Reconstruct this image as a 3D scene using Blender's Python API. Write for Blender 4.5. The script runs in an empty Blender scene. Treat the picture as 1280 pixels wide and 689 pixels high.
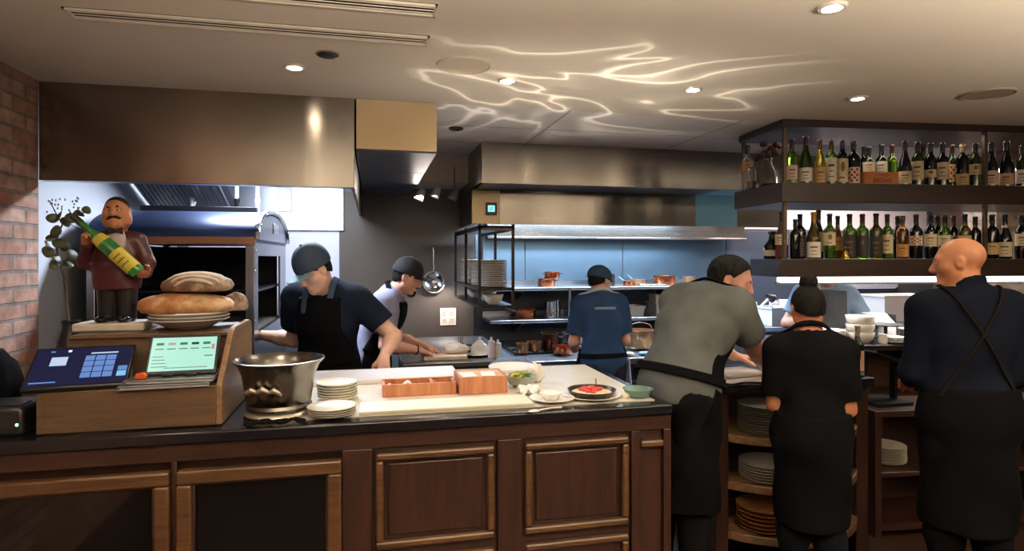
import bpy, bmesh, math, random
import numpy as np
from mathutils import Vector, Matrix, noise
random.seed(7)
PI = math.pi
SC = bpy.context.scene
COL = SC.collection
# ---- the survey of the room: eye point, focal length in px of the 1280x689 frame, heading
YAW = math.radians(12.85); SA, CA = math.sin(YAW), math.cos(YAW)
FPX, HX, HY, ZC = 767.0, 640.0, 322.0, 1.68
CEIL = 2.584
def ray(px):
    k = (px-HX)/FPX
    return k*CA+SA, CA-k*SA
def at(px, py, Y):
    rx, ry = ray(px); d = Y/ry
    return Vector((rx*d, Y, ZC-(py-HY)*d/FPX))
def on(px, py, z):
    rx, ry = ray(px); d = (ZC-z)*FPX/(py-HY)
    return Vector((rx*d, ry*d, z))
def xat(px, Y): return at(px, HY, Y).x

# ---------------------------------------------------------------- meshes
class MB:
    def __init__(s): s.v=[]; s.f=[]; s.m=[]; s.mi=0; s.M=Matrix.Identity(4)
    def add(s, vs, fs):
        b=len(s.v); s.v.extend((s.M@Vector(v))[:] for v in vs)
        for f in fs: s.f.append([b+i for i in f]); s.m.append(s.mi)
        return s
    def box(s, x0,x1,y0,y1,z0,z1):
        return s.add([(x0,y0,z0),(x1,y0,z0),(x1,y1,z0),(x0,y1,z0),(x0,y0,z1),(x1,y0,z1),(x1,y1,z1),(x0,y1,z1)],
            [(0,3,2,1),(4,5,6,7),(0,1,5,4),(1,2,6,5),(2,3,7,6),(3,0,4,7)])
    def lathe(s, prof, c=(0,0,0), n=24, sx=1, sy=1):
        vs=[]; fs=[]; rings=[]
        for r,z in prof:
            if r<1e-6: rings.append([len(vs)]); vs.append((c[0],c[1],c[2]+z))
            else:
                rings.append(list(range(len(vs),len(vs)+n)))
                for i in range(n):
                    a=2*PI*i/n; vs.append((c[0]+r*sx*math.cos(a),c[1]+r*sy*math.sin(a),c[2]+z))
        for A,B in zip(rings,rings[1:]):
            for i in range(n):
                j=(i+1)%n
                if len(A)==1 and len(B)==1: continue
                if len(A)==1: fs.append((A[0],B[j],B[i]))
                elif len(B)==1: fs.append((A[i],A[j],B[0]))
                else: fs.append((A[i],A[j],B[j],B[i]))
        return s.add(vs,fs)
    def tube(s, pts, r, n=8, closed=False, flat=1.0):
        pts=[Vector(p) for p in pts]; N=len(pts)
        rr=r if isinstance(r,(list,tuple)) else [r]*N
        vs=[]; fs=[]; prev=None
        for i,p in enumerate(pts):
            if closed: t=(pts[(i+1)%N]-pts[i-1])
            else: t=(pts[min(i+1,N-1)]-pts[max(i-1,0)])
            t=t.normalized() if t.length>1e-9 else Vector((0,0,1))
            if prev is None:
                a=Vector((0,0,1)) if abs(t.z)<.9 else Vector((1,0,0))
                nrm=t.cross(a).normalized()
            else:
                nrm=(prev-t*prev.dot(t)); nrm=nrm.normalized() if nrm.length>1e-9 else t.orthogonal().normalized()
            prev=nrm; bn=t.cross(nrm)
            for k in range(n):
                an=2*PI*k/n; q=p+nrm*math.cos(an)*rr[i]+bn*math.sin(an)*rr[i]*flat
                vs.append(q[:])
        R=N if closed else N-1
        for i in range(R):
            j=(i+1)%N
            for k in range(n):
                l=(k+1)%n; fs.append((i*n+k,i*n+l,j*n+l,j*n+k))
        if not closed:
            fs.append(tuple(range(n-1,-1,-1))); fs.append(tuple((N-1)*n+k for k in range(n)))
        return s.add(vs,fs)
    def prism(s, poly, a, b, axis='z'):
        """poly of 2-D points extruded from a to b along axis (z: (x,y), y: (x,z), x: (y,z))"""
        n=len(poly); vs=[]
        for h in (a,b):
            for p,q in poly: vs.append({'z':(p,q,h),'y':(p,h,q),'x':(h,p,q)}[axis])
        fs=[tuple(range(n-1,-1,-1)),tuple(range(n,2*n))]
        for i in range(n):
            j=(i+1)%n; fs.append((i,j,n+j,n+i))
        return s.add(vs,fs)
    def ell(s, c, r, nu=16, nv=10):
        prof=[(math.sin(PI*i/nv),-math.cos(PI*i/nv)) for i in range(nv+1)]
        prof[0]=(0,-1); prof[-1]=(0,1)
        M0=s.M.copy(); s.M=s.M@Matrix.Translation(c)@Matrix.Diagonal((r[0],r[1],r[2],1))
        s.lathe(prof,n=nu); s.M=M0
        return s
    def quad(s, pts): return s.add(pts,[tuple(range(len(pts)))])
    def build(s, name, mats, parent=None, loc=None, rotz=0, smooth=True, bevel=0, sub=0, angle=40, seg=2, solid=0):
        me=bpy.data.meshes.new(name); me.from_pydata(s.v,[],s.f)
        return finish(name, me, mats, parent, loc, rotz, smooth, bevel, sub, angle, seg, solid, s.m)
def finish(name, me, mats, parent=None, loc=None, rotz=0, smooth=True, bevel=0, sub=0, angle=40, seg=2, solid=0, mi=None, norm=True):
    if not isinstance(mats,(list,tuple)): mats=[mats]
    for m in mats: me.materials.append(m)
    if mi and len(mats)>1: me.polygons.foreach_set('material_index', mi)
    if norm:
        bm=bmesh.new(); bm.from_mesh(me); bmesh.ops.recalc_face_normals(bm, faces=bm.faces); bm.to_mesh(me); bm.free()
    me.polygons.foreach_set('use_smooth',[smooth]*len(me.polygons))
    me.update()
    if smooth: me.set_sharp_from_angle(angle=math.radians(angle))
    o=bpy.data.objects.new(name, me); COL.objects.link(o)
    if parent is not None: o.parent=parent
    if loc is not None: o.location=loc
    if rotz: o.rotation_euler=(0,0,rotz)
    if solid:
        m=o.modifiers.new('Thickness','SOLIDIFY'); m.thickness=solid; m.offset=0
    if bevel:
        m=o.modifiers.new('Edges','BEVEL'); m.width=bevel; m.segments=seg; m.limit_method='ANGLE'; m.angle_limit=math.radians(35)
    if sub:
        m=o.modifiers.new('Round','SUBSURF'); m.levels=sub; m.render_levels=sub
    return o
def tag(o, label=None, cat=None, group=None, kind=None):
    if label: o['label']=label
    if cat: o['category']=cat
    if group: o['group']=group
    if kind: o['kind']=kind
    return o
def thing(name, label, cat, loc=(0,0,0), rotz=0, group=None):
    o=bpy.data.objects.new(name,None); COL.objects.link(o); o.empty_display_size=.05
    o.location=loc; o.rotation_euler=(0,0,rotz)
    return tag(o,label,cat,group)
def struct(o): o['kind']='structure'; return o
def copy_tree(o, parent=None):
    c=o.copy(); COL.objects.link(c)
    if parent is not None: c.parent=parent
    for ch in list(o.children): copy_tree(ch,c)
    return c
def text_part(body, name, m, parent, M, size, align='CENTER', ext=.0006):
    cu=bpy.data.curves.new(name,'FONT'); cu.body=body; cu.size=size; cu.extrude=ext; cu.align_x=align; cu.align_y='CENTER'
    o=bpy.data.objects.new(name+'_tmp',cu); COL.objects.link(o)
    dg=bpy.context.evaluated_depsgraph_get(); dg.update()
    me=bpy.data.meshes.new_from_object(o.evaluated_get(dg))
    bpy.data.objects.remove(o)
    me.transform(M); me.name=name
    return finish(name, me, m, parent, smooth=False)
ORD=['topmost','second from top','third from top','fourth from top','fifth from top','sixth from top','seventh from top','eighth from top','ninth from top','tenth from top','eleventh from top','twelfth from top','thirteenth from top']
NTH=['first','second','third','fourth','fifth','sixth','seventh','eighth','ninth','tenth','eleventh','twelfth','thirteenth','fourteenth','fifteenth','sixteenth','seventeenth','eighteenth','nineteenth','twentieth','twenty-first','twenty-second','twenty-third']

# ---------------------------------------------------------------- materials
def lin(c):
    if isinstance(c,str):
        c=c.lstrip('#'); c=tuple(int(c[i:i+2],16)/255 for i in (0,2,4))
        c=tuple(x/12.92 if x<=.04045 else ((x+.055)/1.055)**2.4 for x in c)
    return (*c[:3],1)
class NT:
    def __init__(s,name):
        s.m=bpy.data.materials.new(name); s.m.use_nodes=True; s.t=s.m.node_tree; s.b=s.t.nodes['Principled BSDF']
        s.out=[n for n in s.t.nodes if n.type=='OUTPUT_MATERIAL'][0]
    def n(s,t,**k):
        nd=s.t.nodes.new(t)
        for a,b in k.items(): setattr(nd,a,b)
        return nd
    def l(s,a,b): s.t.links.new(a,b)
    def set(s,**k):
        for a,b in k.items(): s.b.inputs[a.replace('_',' ')].default_value=b
    def coord(s, scale=(1,1,1), rot=(0,0,0)):
        tc=s.n('ShaderNodeTexCoord'); mp=s.n('ShaderNodeMapping'); mp.inputs['Scale'].default_value=scale; mp.inputs['Rotation'].default_value=rot
        s.l(tc.outputs['Object'],mp.inputs['Vector']); return mp.outputs['Vector']
    def noise(s, vec, scale=5, detail=4, rough=.5, dist=0):
        n=s.n('ShaderNodeTexNoise'); n.inputs['Scale'].default_value=scale; n.inputs['Detail'].default_value=detail
        n.inputs['Roughness'].default_value=rough; n.inputs['Distortion'].default_value=dist
        s.l(vec,n.inputs['Vector']); return n.outputs['Fac']
    def ramp(s, fac, stops):
        r=s.n('ShaderNodeValToRGB'); e=r.color_ramp.elements
        while len(e)<len(stops): e.new(.5)
        for el,(p,c) in zip(e,stops): el.position=p; el.color=lin(c)
        s.l(fac,r.inputs['Fac']); return r.outputs['Color']
    def bump(s, h, strength=.2, dist=.01):
        b=s.n('ShaderNodeBump'); b.inputs['Strength'].default_value=strength; b.inputs['Distance'].default_value=dist
        s.l(h,b.inputs['Height']); s.l(b.outputs['Normal'],s.b.inputs['Normal'])
_C={}
def plain(name, c, rough=.5, metal=0, var=.12, scale=12, bump=0, bscale=60, **k):
    if name in _C: return _C[name]
    t=NT(name); v=t.coord(); f=t.noise(v,scale)
    a=lin(c); lo=tuple(x*(1-var) for x in a[:3]); hi=tuple(min(1,x*(1+var)) for x in a[:3])
    t.l(t.ramp(f,[(.3,lo),(.7,hi)]),t.b.inputs['Base Color'])
    t.set(Roughness=rough,Metallic=metal,**k)
    if bump: t.bump(t.noise(v,bscale,3),bump,.004)
    _C[name]=t.m; return t.m
def wood(name, c1, c2, axis='x', rough=.45, scale=1.0, coat=0):
    if name in _C: return _C[name]
    t=NT(name); s={'x':(1.2,14,14),'y':(14,1.2,14),'z':(14,14,1.2)}[axis]
    v=t.coord(tuple(q*scale for q in s)); f=t.noise(v,2.2,6,.6,.8); g=t.noise(v,9,3,.6)
    mx=t.n('ShaderNodeMath',operation='MULTIPLY_ADD'); t.l(g,mx.inputs[0]); mx.inputs[1].default_value=.35; t.l(f,mx.inputs[2])
    t.l(t.ramp(mx.outputs[0],[(.42,c1),(.85,c2)]),t.b.inputs['Base Color'])
    t.set(Roughness=rough,Coat_Weight=coat,Coat_Roughness=.25); t.bump(mx.outputs[0],.15,.004)
    _C[name]=t.m; return t.m
def steel(name, c='b9b6b0', rough=.3, aniso=.75, axis='z', var=.06, wave=14):
    if name in _C: return _C[name]
    t=NT(name); v=t.coord((1,1,1)); f=t.noise(v,3,3)
    a=lin(c); t.l(t.ramp(f,[(.3,tuple(x*(1-var) for x in a[:3])),(.7,tuple(x*(1+var) for x in a[:3]))]),t.b.inputs['Base Color'])
    t.set(Metallic=1.0,Roughness=rough,Anisotropic=aniso)
    t.set(Anisotropic_Rotation=.25)
    if aniso:
        tg=t.n('ShaderNodeTangent'); tg.direction_type='RADIAL'; tg.axis='Z'; t.l(tg.outputs[0],t.b.inputs['Tangent'])
    v2=t.coord((1.5,1.5,160)); v3=t.coord((2.2,2.2,.25)); nz=t.noise(v3,2.0,3); ma=t.n('ShaderNodeMath',operation='MULTIPLY_ADD'); t.l(nz,ma.inputs[0]); ma.inputs[1].default_value=wave; t.l(t.noise(v2,4,2),ma.inputs[2]); t.bump(ma.outputs[0],.06,.002)
    _C[name]=t.m; return t.m
def emit(name, c, strength, base='111111'):
    if name in _C: return _C[name]
    t=NT(name); t.set(Base_Color=lin(base),Emission_Color=lin(c),Emission_Strength=strength,Roughness=.3)
    _C[name]=t.m; return t.m
def fabric(name, c, var=.18, rough=.9):
    if name in _C: return _C[name]
    t=NT(name); v=t.coord(); f=t.noise(v,7,4); a=lin(c)
    t.l(t.ramp(f,[(.3,tuple(x*(1-var) for x in a[:3])),(.7,tuple(min(1,x*(1+var)) for x in a[:3]))]),t.b.inputs['Base Color'])
    t.set(Roughness=rough,Specular_IOR_Level=.06); t.bump(t.noise(v,260,2),.25,.002)
    _C[name]=t.m; return t.m
def glass(name, c, trans=.85, rough=.03, ior=1.45):
    if name in _C: return _C[name]
    t=NT(name); v=t.coord(); f=t.noise(v,6,2); a=lin(c)
    t.l(t.ramp(f,[(.2,tuple(x*.85 for x in a[:3])),(.8,a)]),t.b.inputs['Base Color'])
    t.set(Roughness=rough,Transmission_Weight=trans,IOR=ior)
    _C[name]=t.m; return t.m
def brick(name, plane='yz', tones=('a9715a','c4937d'), mortar='8a7f77', light=0, rough=.85, painted=None):
    if name in _C: return _C[name]
    t=NT(name); tc=t.n('ShaderNodeTexCoord'); sp=t.n('ShaderNodeSeparateXYZ'); t.l(tc.outputs['Object'],sp.inputs[0])
    cb=t.n('ShaderNodeCombineXYZ'); t.l(sp.outputs['Y' if plane=='yz' else 'X'],cb.inputs[0]); t.l(sp.outputs['Z'],cb.inputs[1])
    # uneven courses
    nz=t.n('ShaderNodeTexNoise'); nz.inputs['Scale'].default_value=6; t.l(tc.outputs['Object'],nz.inputs['Vector'])
    mv=t.n('ShaderNodeVectorMath',operation='MULTIPLY_ADD'); t.l(nz.outputs['Color'],mv.inputs[0]); mv.inputs[1].default_value=(.012,.012,0); t.l(cb.outputs[0],mv.inputs[2])
    br=t.n('ShaderNodeTexBrick'); t.l(mv.outputs[0],br.inputs['Vector'])
    br.inputs['Scale'].default_value=1; br.inputs['Brick Width'].default_value=.225; br.inputs['Row Height'].default_value=.077
    br.inputs['Mortar Size'].default_value=.009; br.inputs['Mortar Smooth'].default_value=.3
    br.inputs['Color1'].default_value=lin(tones[0]); br.inputs['Color2'].default_value=lin(tones[1]); br.inputs['Mortar'].default_value=lin(mortar)
    n2=t.noise(tc.outputs['Object'],14,5)
    mx=t.n('ShaderNodeMix',data_type='RGBA',blend_type='MULTIPLY'); mx.inputs['Factor'].default_value=.7
    t.l(br.outputs['Color'],mx.inputs[6]); t.l(t.ramp(n2,[(.25,'8a8a8a'),(.7,'ffffff')]),mx.inputs[7])
    t.l(mx.outputs[2],t.b.inputs['Base Color']); t.set(Roughness=rough)
    ad=t.n('ShaderNodeMath',operation='MULTIPLY_ADD'); t.l(br.outputs['Fac'],ad.inputs[0]); ad.inputs[1].default_value=-1.0; t.l(n2,ad.inputs[2])
    t.bump(ad.outputs[0],.7,.012)
    _C[name]=t.m; return t.m
def leather_screen(*a): pass
M_STEEL=steel('brushed_steel','a09a92',.17,.92)
M_STEELP=steel('polished_steel','c4c4c6',.18,0)
M_STEELB=steel('shelf_steel','9fa6b0',.3,0)
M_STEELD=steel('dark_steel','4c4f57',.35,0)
M_WHITE=plain('white_china','f1eee6',.18,0,.02)
M_CREAM=plain('cream_china','e9e4d2',.25,0,.04)
M_BLACKP=plain('black_plastic','15161a',.35)
M_BLACKM=plain('black_metal','1c1c20',.4,.6)
M_DWOOD=wood('dark_walnut','1b0e0a','3b2218','x',.4,1,.3)
M_DWOODZ=wood('dark_walnut_upright','1b0e0a','3b2218','z',.4,1,.3)
M_SHELF=wood('shelf_wood','1a0f0c','2e1c16','x',.45,1,.15)
M_COPPER=plain('copper','c87850',.25,1.0,.1)
# ---------------------------------------------------------------- continuous bodies from blended limb fields
V3=lambda *a: np.array(a if len(a)==3 else a[0],dtype=np.float64)
def nrm(v): v=np.asarray(v,float); return v/max(1e-9,np.linalg.norm(v))
def rc(a,b,ra,rb,k=.03): return ('rc',V3(a),V3(b),ra,rb,k)
def el(c,r,R=None,k=.03): return ('el',V3(c),V3(r),np.eye(3) if R is None else R,k)
def ec(A,B,xd,rx0,ry0,rx1,ry1,k=.03): return ('ec',V3(A),V3(B),nrm(xd),(rx0,ry0,rx1,ry1),k)
def sub(p): return ('sub',p,p[-1])
def dist(p,P):
    t=p[0]
    if t=='rc':
        a,b,ra,rb=p[1:5]; ba=b-a; L=max(1e-12,ba@ba); q=P-a
        h=np.clip(q@ba/L,0,1); return np.sqrt(((q-h[:,None]*ba)**2).sum(1))-(ra+(rb-ra)*h)
    if t=='el':
        q=((P-p[1])@p[3]); r=p[2]; a=q/r; k0=np.sqrt((a*a).sum(1)); b=a/r; k1=np.sqrt((b*b).sum(1))
        return k0*(k0-1)/np.maximum(k1,1e-9)
    if t=='ec':
        A,B,xd,(a0,b0,a1,b1)=p[1:5]; L=np.linalg.norm(B-A); ax=(B-A)/L; xd=nrm(xd-ax*(xd@ax)); yd=np.cross(ax,xd); q=P-A
        s=q@ax; h=np.clip(s/L,0,1); rx=a0+(a1-a0)*h; ry=b0+(b1-b0)*h
        k=np.sqrt((q@xd/rx)**2+(q@yd/ry)**2); return np.maximum((k-1)*np.minimum(rx,ry),np.abs(s-L/2)-L/2)
def reach(p):
    t=p[0]
    if t=='rc': return (p[1]+p[2])/2, np.linalg.norm(p[1]-p[2])/2+max(p[3],p[4])
    if t=='el': return p[1], p[2].max()
    if t=='ec': return (p[1]+p[2])/2, np.linalg.norm(p[1]-p[2])/2+max(p[4])
def union(prims,P,infl=0.0):
    """smooth union; primitives too far from this batch of points are skipped"""
    d=np.full(len(P),1.0)
    lo=P.min(0); hi=P.max(0)
    for p in prims:
        neg=p[0]=='sub'; q=p[1] if neg else p; k=q[-1]
        c,r=reach(q); gap=np.linalg.norm(np.maximum(0,np.maximum(lo-c,c-hi)))-r
        if gap>.16: continue
        e=dist(q,P)
        if neg:
            h=np.clip(.5-.5*(d+e)/k,0,1); d=d*(1-h)-e*h+k*h*(1-h)
        else:
            h=np.clip(.5+.5*(e-d)/k,0,1); d=e+(d-e)*h-k*h*(1-h)
    return d-infl
def wrinkle(P,amp=.004,f=22.,seed=0):
    x,y,z=P[:,0]+seed,P[:,1]+seed*.7,P[:,2]
    return amp*(np.sin(f*x+2.2*np.sin(f*.45*z+1.3*seed))*np.sin(f*.55*z+1.7*np.sin(f*.6*y)+seed)+.6*np.sin(f*1.4*(z*.8+y*.6)+2*np.sin(f*.7*x+seed)))
def mesh_field(fn,lo,hi,h=.006,B=8):
    lo=np.asarray(lo,float); hi=np.asarray(hi,float)
    nb=np.maximum(1,np.ceil((hi-lo)/(h*B)).astype(int)); n=nb*B+1
    D=np.ones(n,dtype=np.float32)
    bi=np.stack(np.meshgrid(*[np.arange(k) for k in nb],indexing='ij'),-1).reshape(-1,3)
    # one z layer of blocks at a time, so that far limbs are skipped
    loc=np.stack(np.meshgrid(*[np.arange(B+1)]*3,indexing='ij'),-1).reshape(-1,3)
    R=h*B*.87*1.45+.012
    for kz in range(nb[2]):
        L=bi[bi[:,2]==kz]; C=lo+(L+.5)*B*h; c=fn(C)
        ins=L[c<-R]
        for b in ins: s=b*B; D[s[0]:s[0]+B+1,s[1]:s[1]+B+1,s[2]:s[2]+B+1]=-1
        A=L[np.abs(c)<=R]
        if len(A)==0: continue
        G=(A[:,None,:]*B+loc[None]).reshape(-1,3)
        D[G[:,0],G[:,1],G[:,2]]=fn(lo+G*h)
    S=D<0
    cells=np.zeros(n-1,dtype=np.uint8)
    for dx in (0,1):
        for dy in (0,1):
            for dz in (0,1): cells+=S[dx:n[0]-1+dx,dy:n[1]-1+dy,dz:n[2]-1+dz]
    mix=(cells>0)&(cells<8); idx=np.argwhere(mix)
    vid=np.full(n-1,-1,dtype=np.int64); vid[mix]=np.arange(len(idx))
    acc=np.zeros((len(idx),3)); cnt=np.zeros(len(idx))
    corners=[(0,0,0),(1,0,0),(0,1,0),(1,1,0),(0,0,1),(1,0,1),(0,1,1),(1,1,1)]
    for a in range(8):
        for b in range(a+1,8):
            ca,cb=np.array(corners[a]),np.array(corners[b])
            if np.abs(ca-cb).sum()!=1: continue
            ia=idx+ca; ib=idx+cb; da=D[ia[:,0],ia[:,1],ia[:,2]].astype(float); db=D[ib[:,0],ib[:,1],ib[:,2]].astype(float)
            m=(da<0)!=(db<0); t=np.where(m,da/np.where(m,da-db,1),0)
            p=ca+(cb-ca)*t[:,None]; acc[m]+=p[m]; cnt[m]+=1
    V=lo+(idx+acc/cnt[:,None])*h
    F=[]
    for ax in range(3):
        o1,o2=[(1,2),(2,0),(0,1)][ax]
        sl0=[slice(None)]*3; sl1=[slice(None)]*3; sl0[ax]=slice(0,-1); sl1[ax]=slice(1,None)
        a=S[tuple(sl0)]; b=S[tuple(sl1)]; e=np.argwhere(a!=b)
        e=e[(e[:,o1]>0)&(e[:,o2]>0)&(e[:,o1]<n[o1]-1)&(e[:,o2]<n[o2]-1)]
        flip=~a[e[:,0],e[:,1],e[:,2]]
        q=[]
        for d1,d2 in ((0,0),(-1,0),(-1,-1),(0,-1)):
            c=e.copy(); c[:,o1]+=d1; c[:,o2]+=d2; q.append(vid[c[:,0],c[:,1],c[:,2]])
        q=np.stack(q,1); q[flip]=q[flip][:,::-1]; F.append(q)
    F=np.concatenate(F); F=F[(F>=0).all(1)]
    return V,F
def field_obj(name,fn,lo,hi,m,parent,h=.006,smooth_it=1,angle=75):
    V,F=mesh_field(fn,lo,hi,h)
    me=bpy.data.meshes.new(name); me.vertices.add(len(V)); me.vertices.foreach_set('co',V.astype(np.float32).ravel())
    me.loops.add(F.size); me.loops.foreach_set('vertex_index',F.astype(np.int32).ravel())
    me.polygons.add(len(F)); me.polygons.foreach_set('loop_start',np.arange(0,F.size,4,dtype=np.int32)); 
    me.update(calc_edges=True)
    o=finish(name,me,m,parent,norm=False,angle=180)
    if smooth_it:
        md=o.modifiers.new('Relax','SMOOTH'); md.factor=.5; md.iterations=smooth_it
    return o
def rotm(yaw=0,pitch=0,roll=0):
    """columns right, forward, up; yaw + turns to the figure's left, pitch + looks down, roll + tips to its right"""
    cy,sy=math.cos(yaw),math.sin(yaw); cp,sp=math.cos(-pitch),math.sin(-pitch); cr,sr=math.cos(roll),math.sin(roll)
    Rz=np.array([[cy,-sy,0],[sy,cy,0],[0,0,1]]); Rx=np.array([[1,0,0],[0,cp,-sp],[0,sp,cp]]); Ry=np.array([[cr,0,sr],[0,1,0],[-sr,0,cr]])
    return Rz@Rx@Ry
def elbow(S,W,l1,l2,pole):
    v=W-S; d=np.linalg.norm(v)
    if d>(l1+l2)*.995: W=S+v/d*(l1+l2)*.995; v=W-S; d=np.linalg.norm(v)
    n=v/d; a=(l1*l1-l2*l2+d*d)/(2*d); hgt=math.sqrt(max(0,l1*l1-a*a))
    p=np.asarray(pole,float); p=nrm(p-n*(p@n)); return S+n*a+p*hgt, W
def hand_prims(W,d,n,right=True,s=1.0,curl=.35,spread=1.0,tcurl=.3):
    d=nrm(d); n=nrm(np.asarray(n,float)-d*(np.asarray(n,float)@d)); t=np.cross(d,n)*(1 if right else -1); P=[]
    offs=[.027,.009,-.009,-.026]; lens=[.070,.078,.072,.056]; reachs=[.088,.092,.087,.078]
    for o,L,b in zip(offs,lens,reachs):
        B=W+d*b*s+t*o*s*spread
        P.append(rc(W+d*.012*s+t*o*.55*s,B,.0165*s,.0115*s,.014))
        d1=d*math.cos(curl)+n*math.sin(curl)+t*o*1.5*spread; d1=nrm(d1)
        d2=nrm(d*math.cos(curl*2.1)+n*math.sin(curl*2.1)); d3=nrm(d*math.cos(curl*2.8)+n*math.sin(curl*2.8))
        K=B+d1*L*.45*s; K2=K+d2*L*.32*s; T=K2+d3*L*.23*s
        P+= [rc(B,K,.0098*s,.009*s,.006),rc(K,K2,.009*s,.0083*s,.006),rc(K2,T,.0083*s,.0072*s,.006)]
    A=W+d*.022*s+t*.022*s; Bt=A+nrm(d*.65+t*.75+n*tcurl)*.042*s; Ct=Bt+nrm(d*.9+t*.25+n*tcurl*1.3)*.034*s; Et=Ct+nrm(d+n*tcurl*1.5)*.022*s
    P+= [rc(A,Bt,.0165*s,.0125*s,.014),rc(Bt,Ct,.0118*s,.0105*s,.006),rc(Ct,Et,.0105*s,.0085*s,.006)]
    return P
def head_prims(c,R,s=1.0,fem=False,nose=1.0,jaw=1.0):
    def p(x,y,z): return c+R@(np.array([x,y,z])*s)
    E=lambda x,y,z,r,k=.02: el(p(x,y,z),np.array(r)*s,R,k)
    L=lambda a,b,ra,rb,k=.015: rc(p(*a),p(*b),ra*s,rb*s,k)
    P=[E(0,-.014,.030,(.076,.097,.085)),E(0,.028,-.030,(.060,.064,.082),.04),
       L((-.050*jaw,.005,-.060),(0,.066,-.098),.024,.020,.03),L((.050*jaw,.005,-.060),(0,.066,-.098),.024,.020,.03),
       E(0,.074,-.100,(.024,.018,.017),.02),E(-.042,.052,-.022,(.026,.026,.026),.03),E(.042,.052,-.022,(.026,.026,.026),.03),
       L((-.036,.076,.022),(.036,.076,.022),.015,.015,.02)]
    for q in (-1,1): P.append(sub(E(q*.031,.098,.003,(.019,.016,.013),.014)))
    for q in (-1,1): P.append(E(q*.031,.078,.002,(.0135,.0125,.0125),.006))
    P+= [L((0,.087,.016),(0,.108*nose,-.028),.009,.0125,.012),E(0,.098,-.036,(.019,.014,.010),.008),
         E(0,.087,-.060,(.023,.012,.0065),.007),E(0,.086,-.072,(.020,.011,.007),.007)]
    for q in (-1,1):
        P+= [E(q*.078,-.008,-.004,(.011,.020,.033),.008),sub(E(q*.088,-.004,.002,(.006,.011,.019),.006))]
    return P
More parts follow.
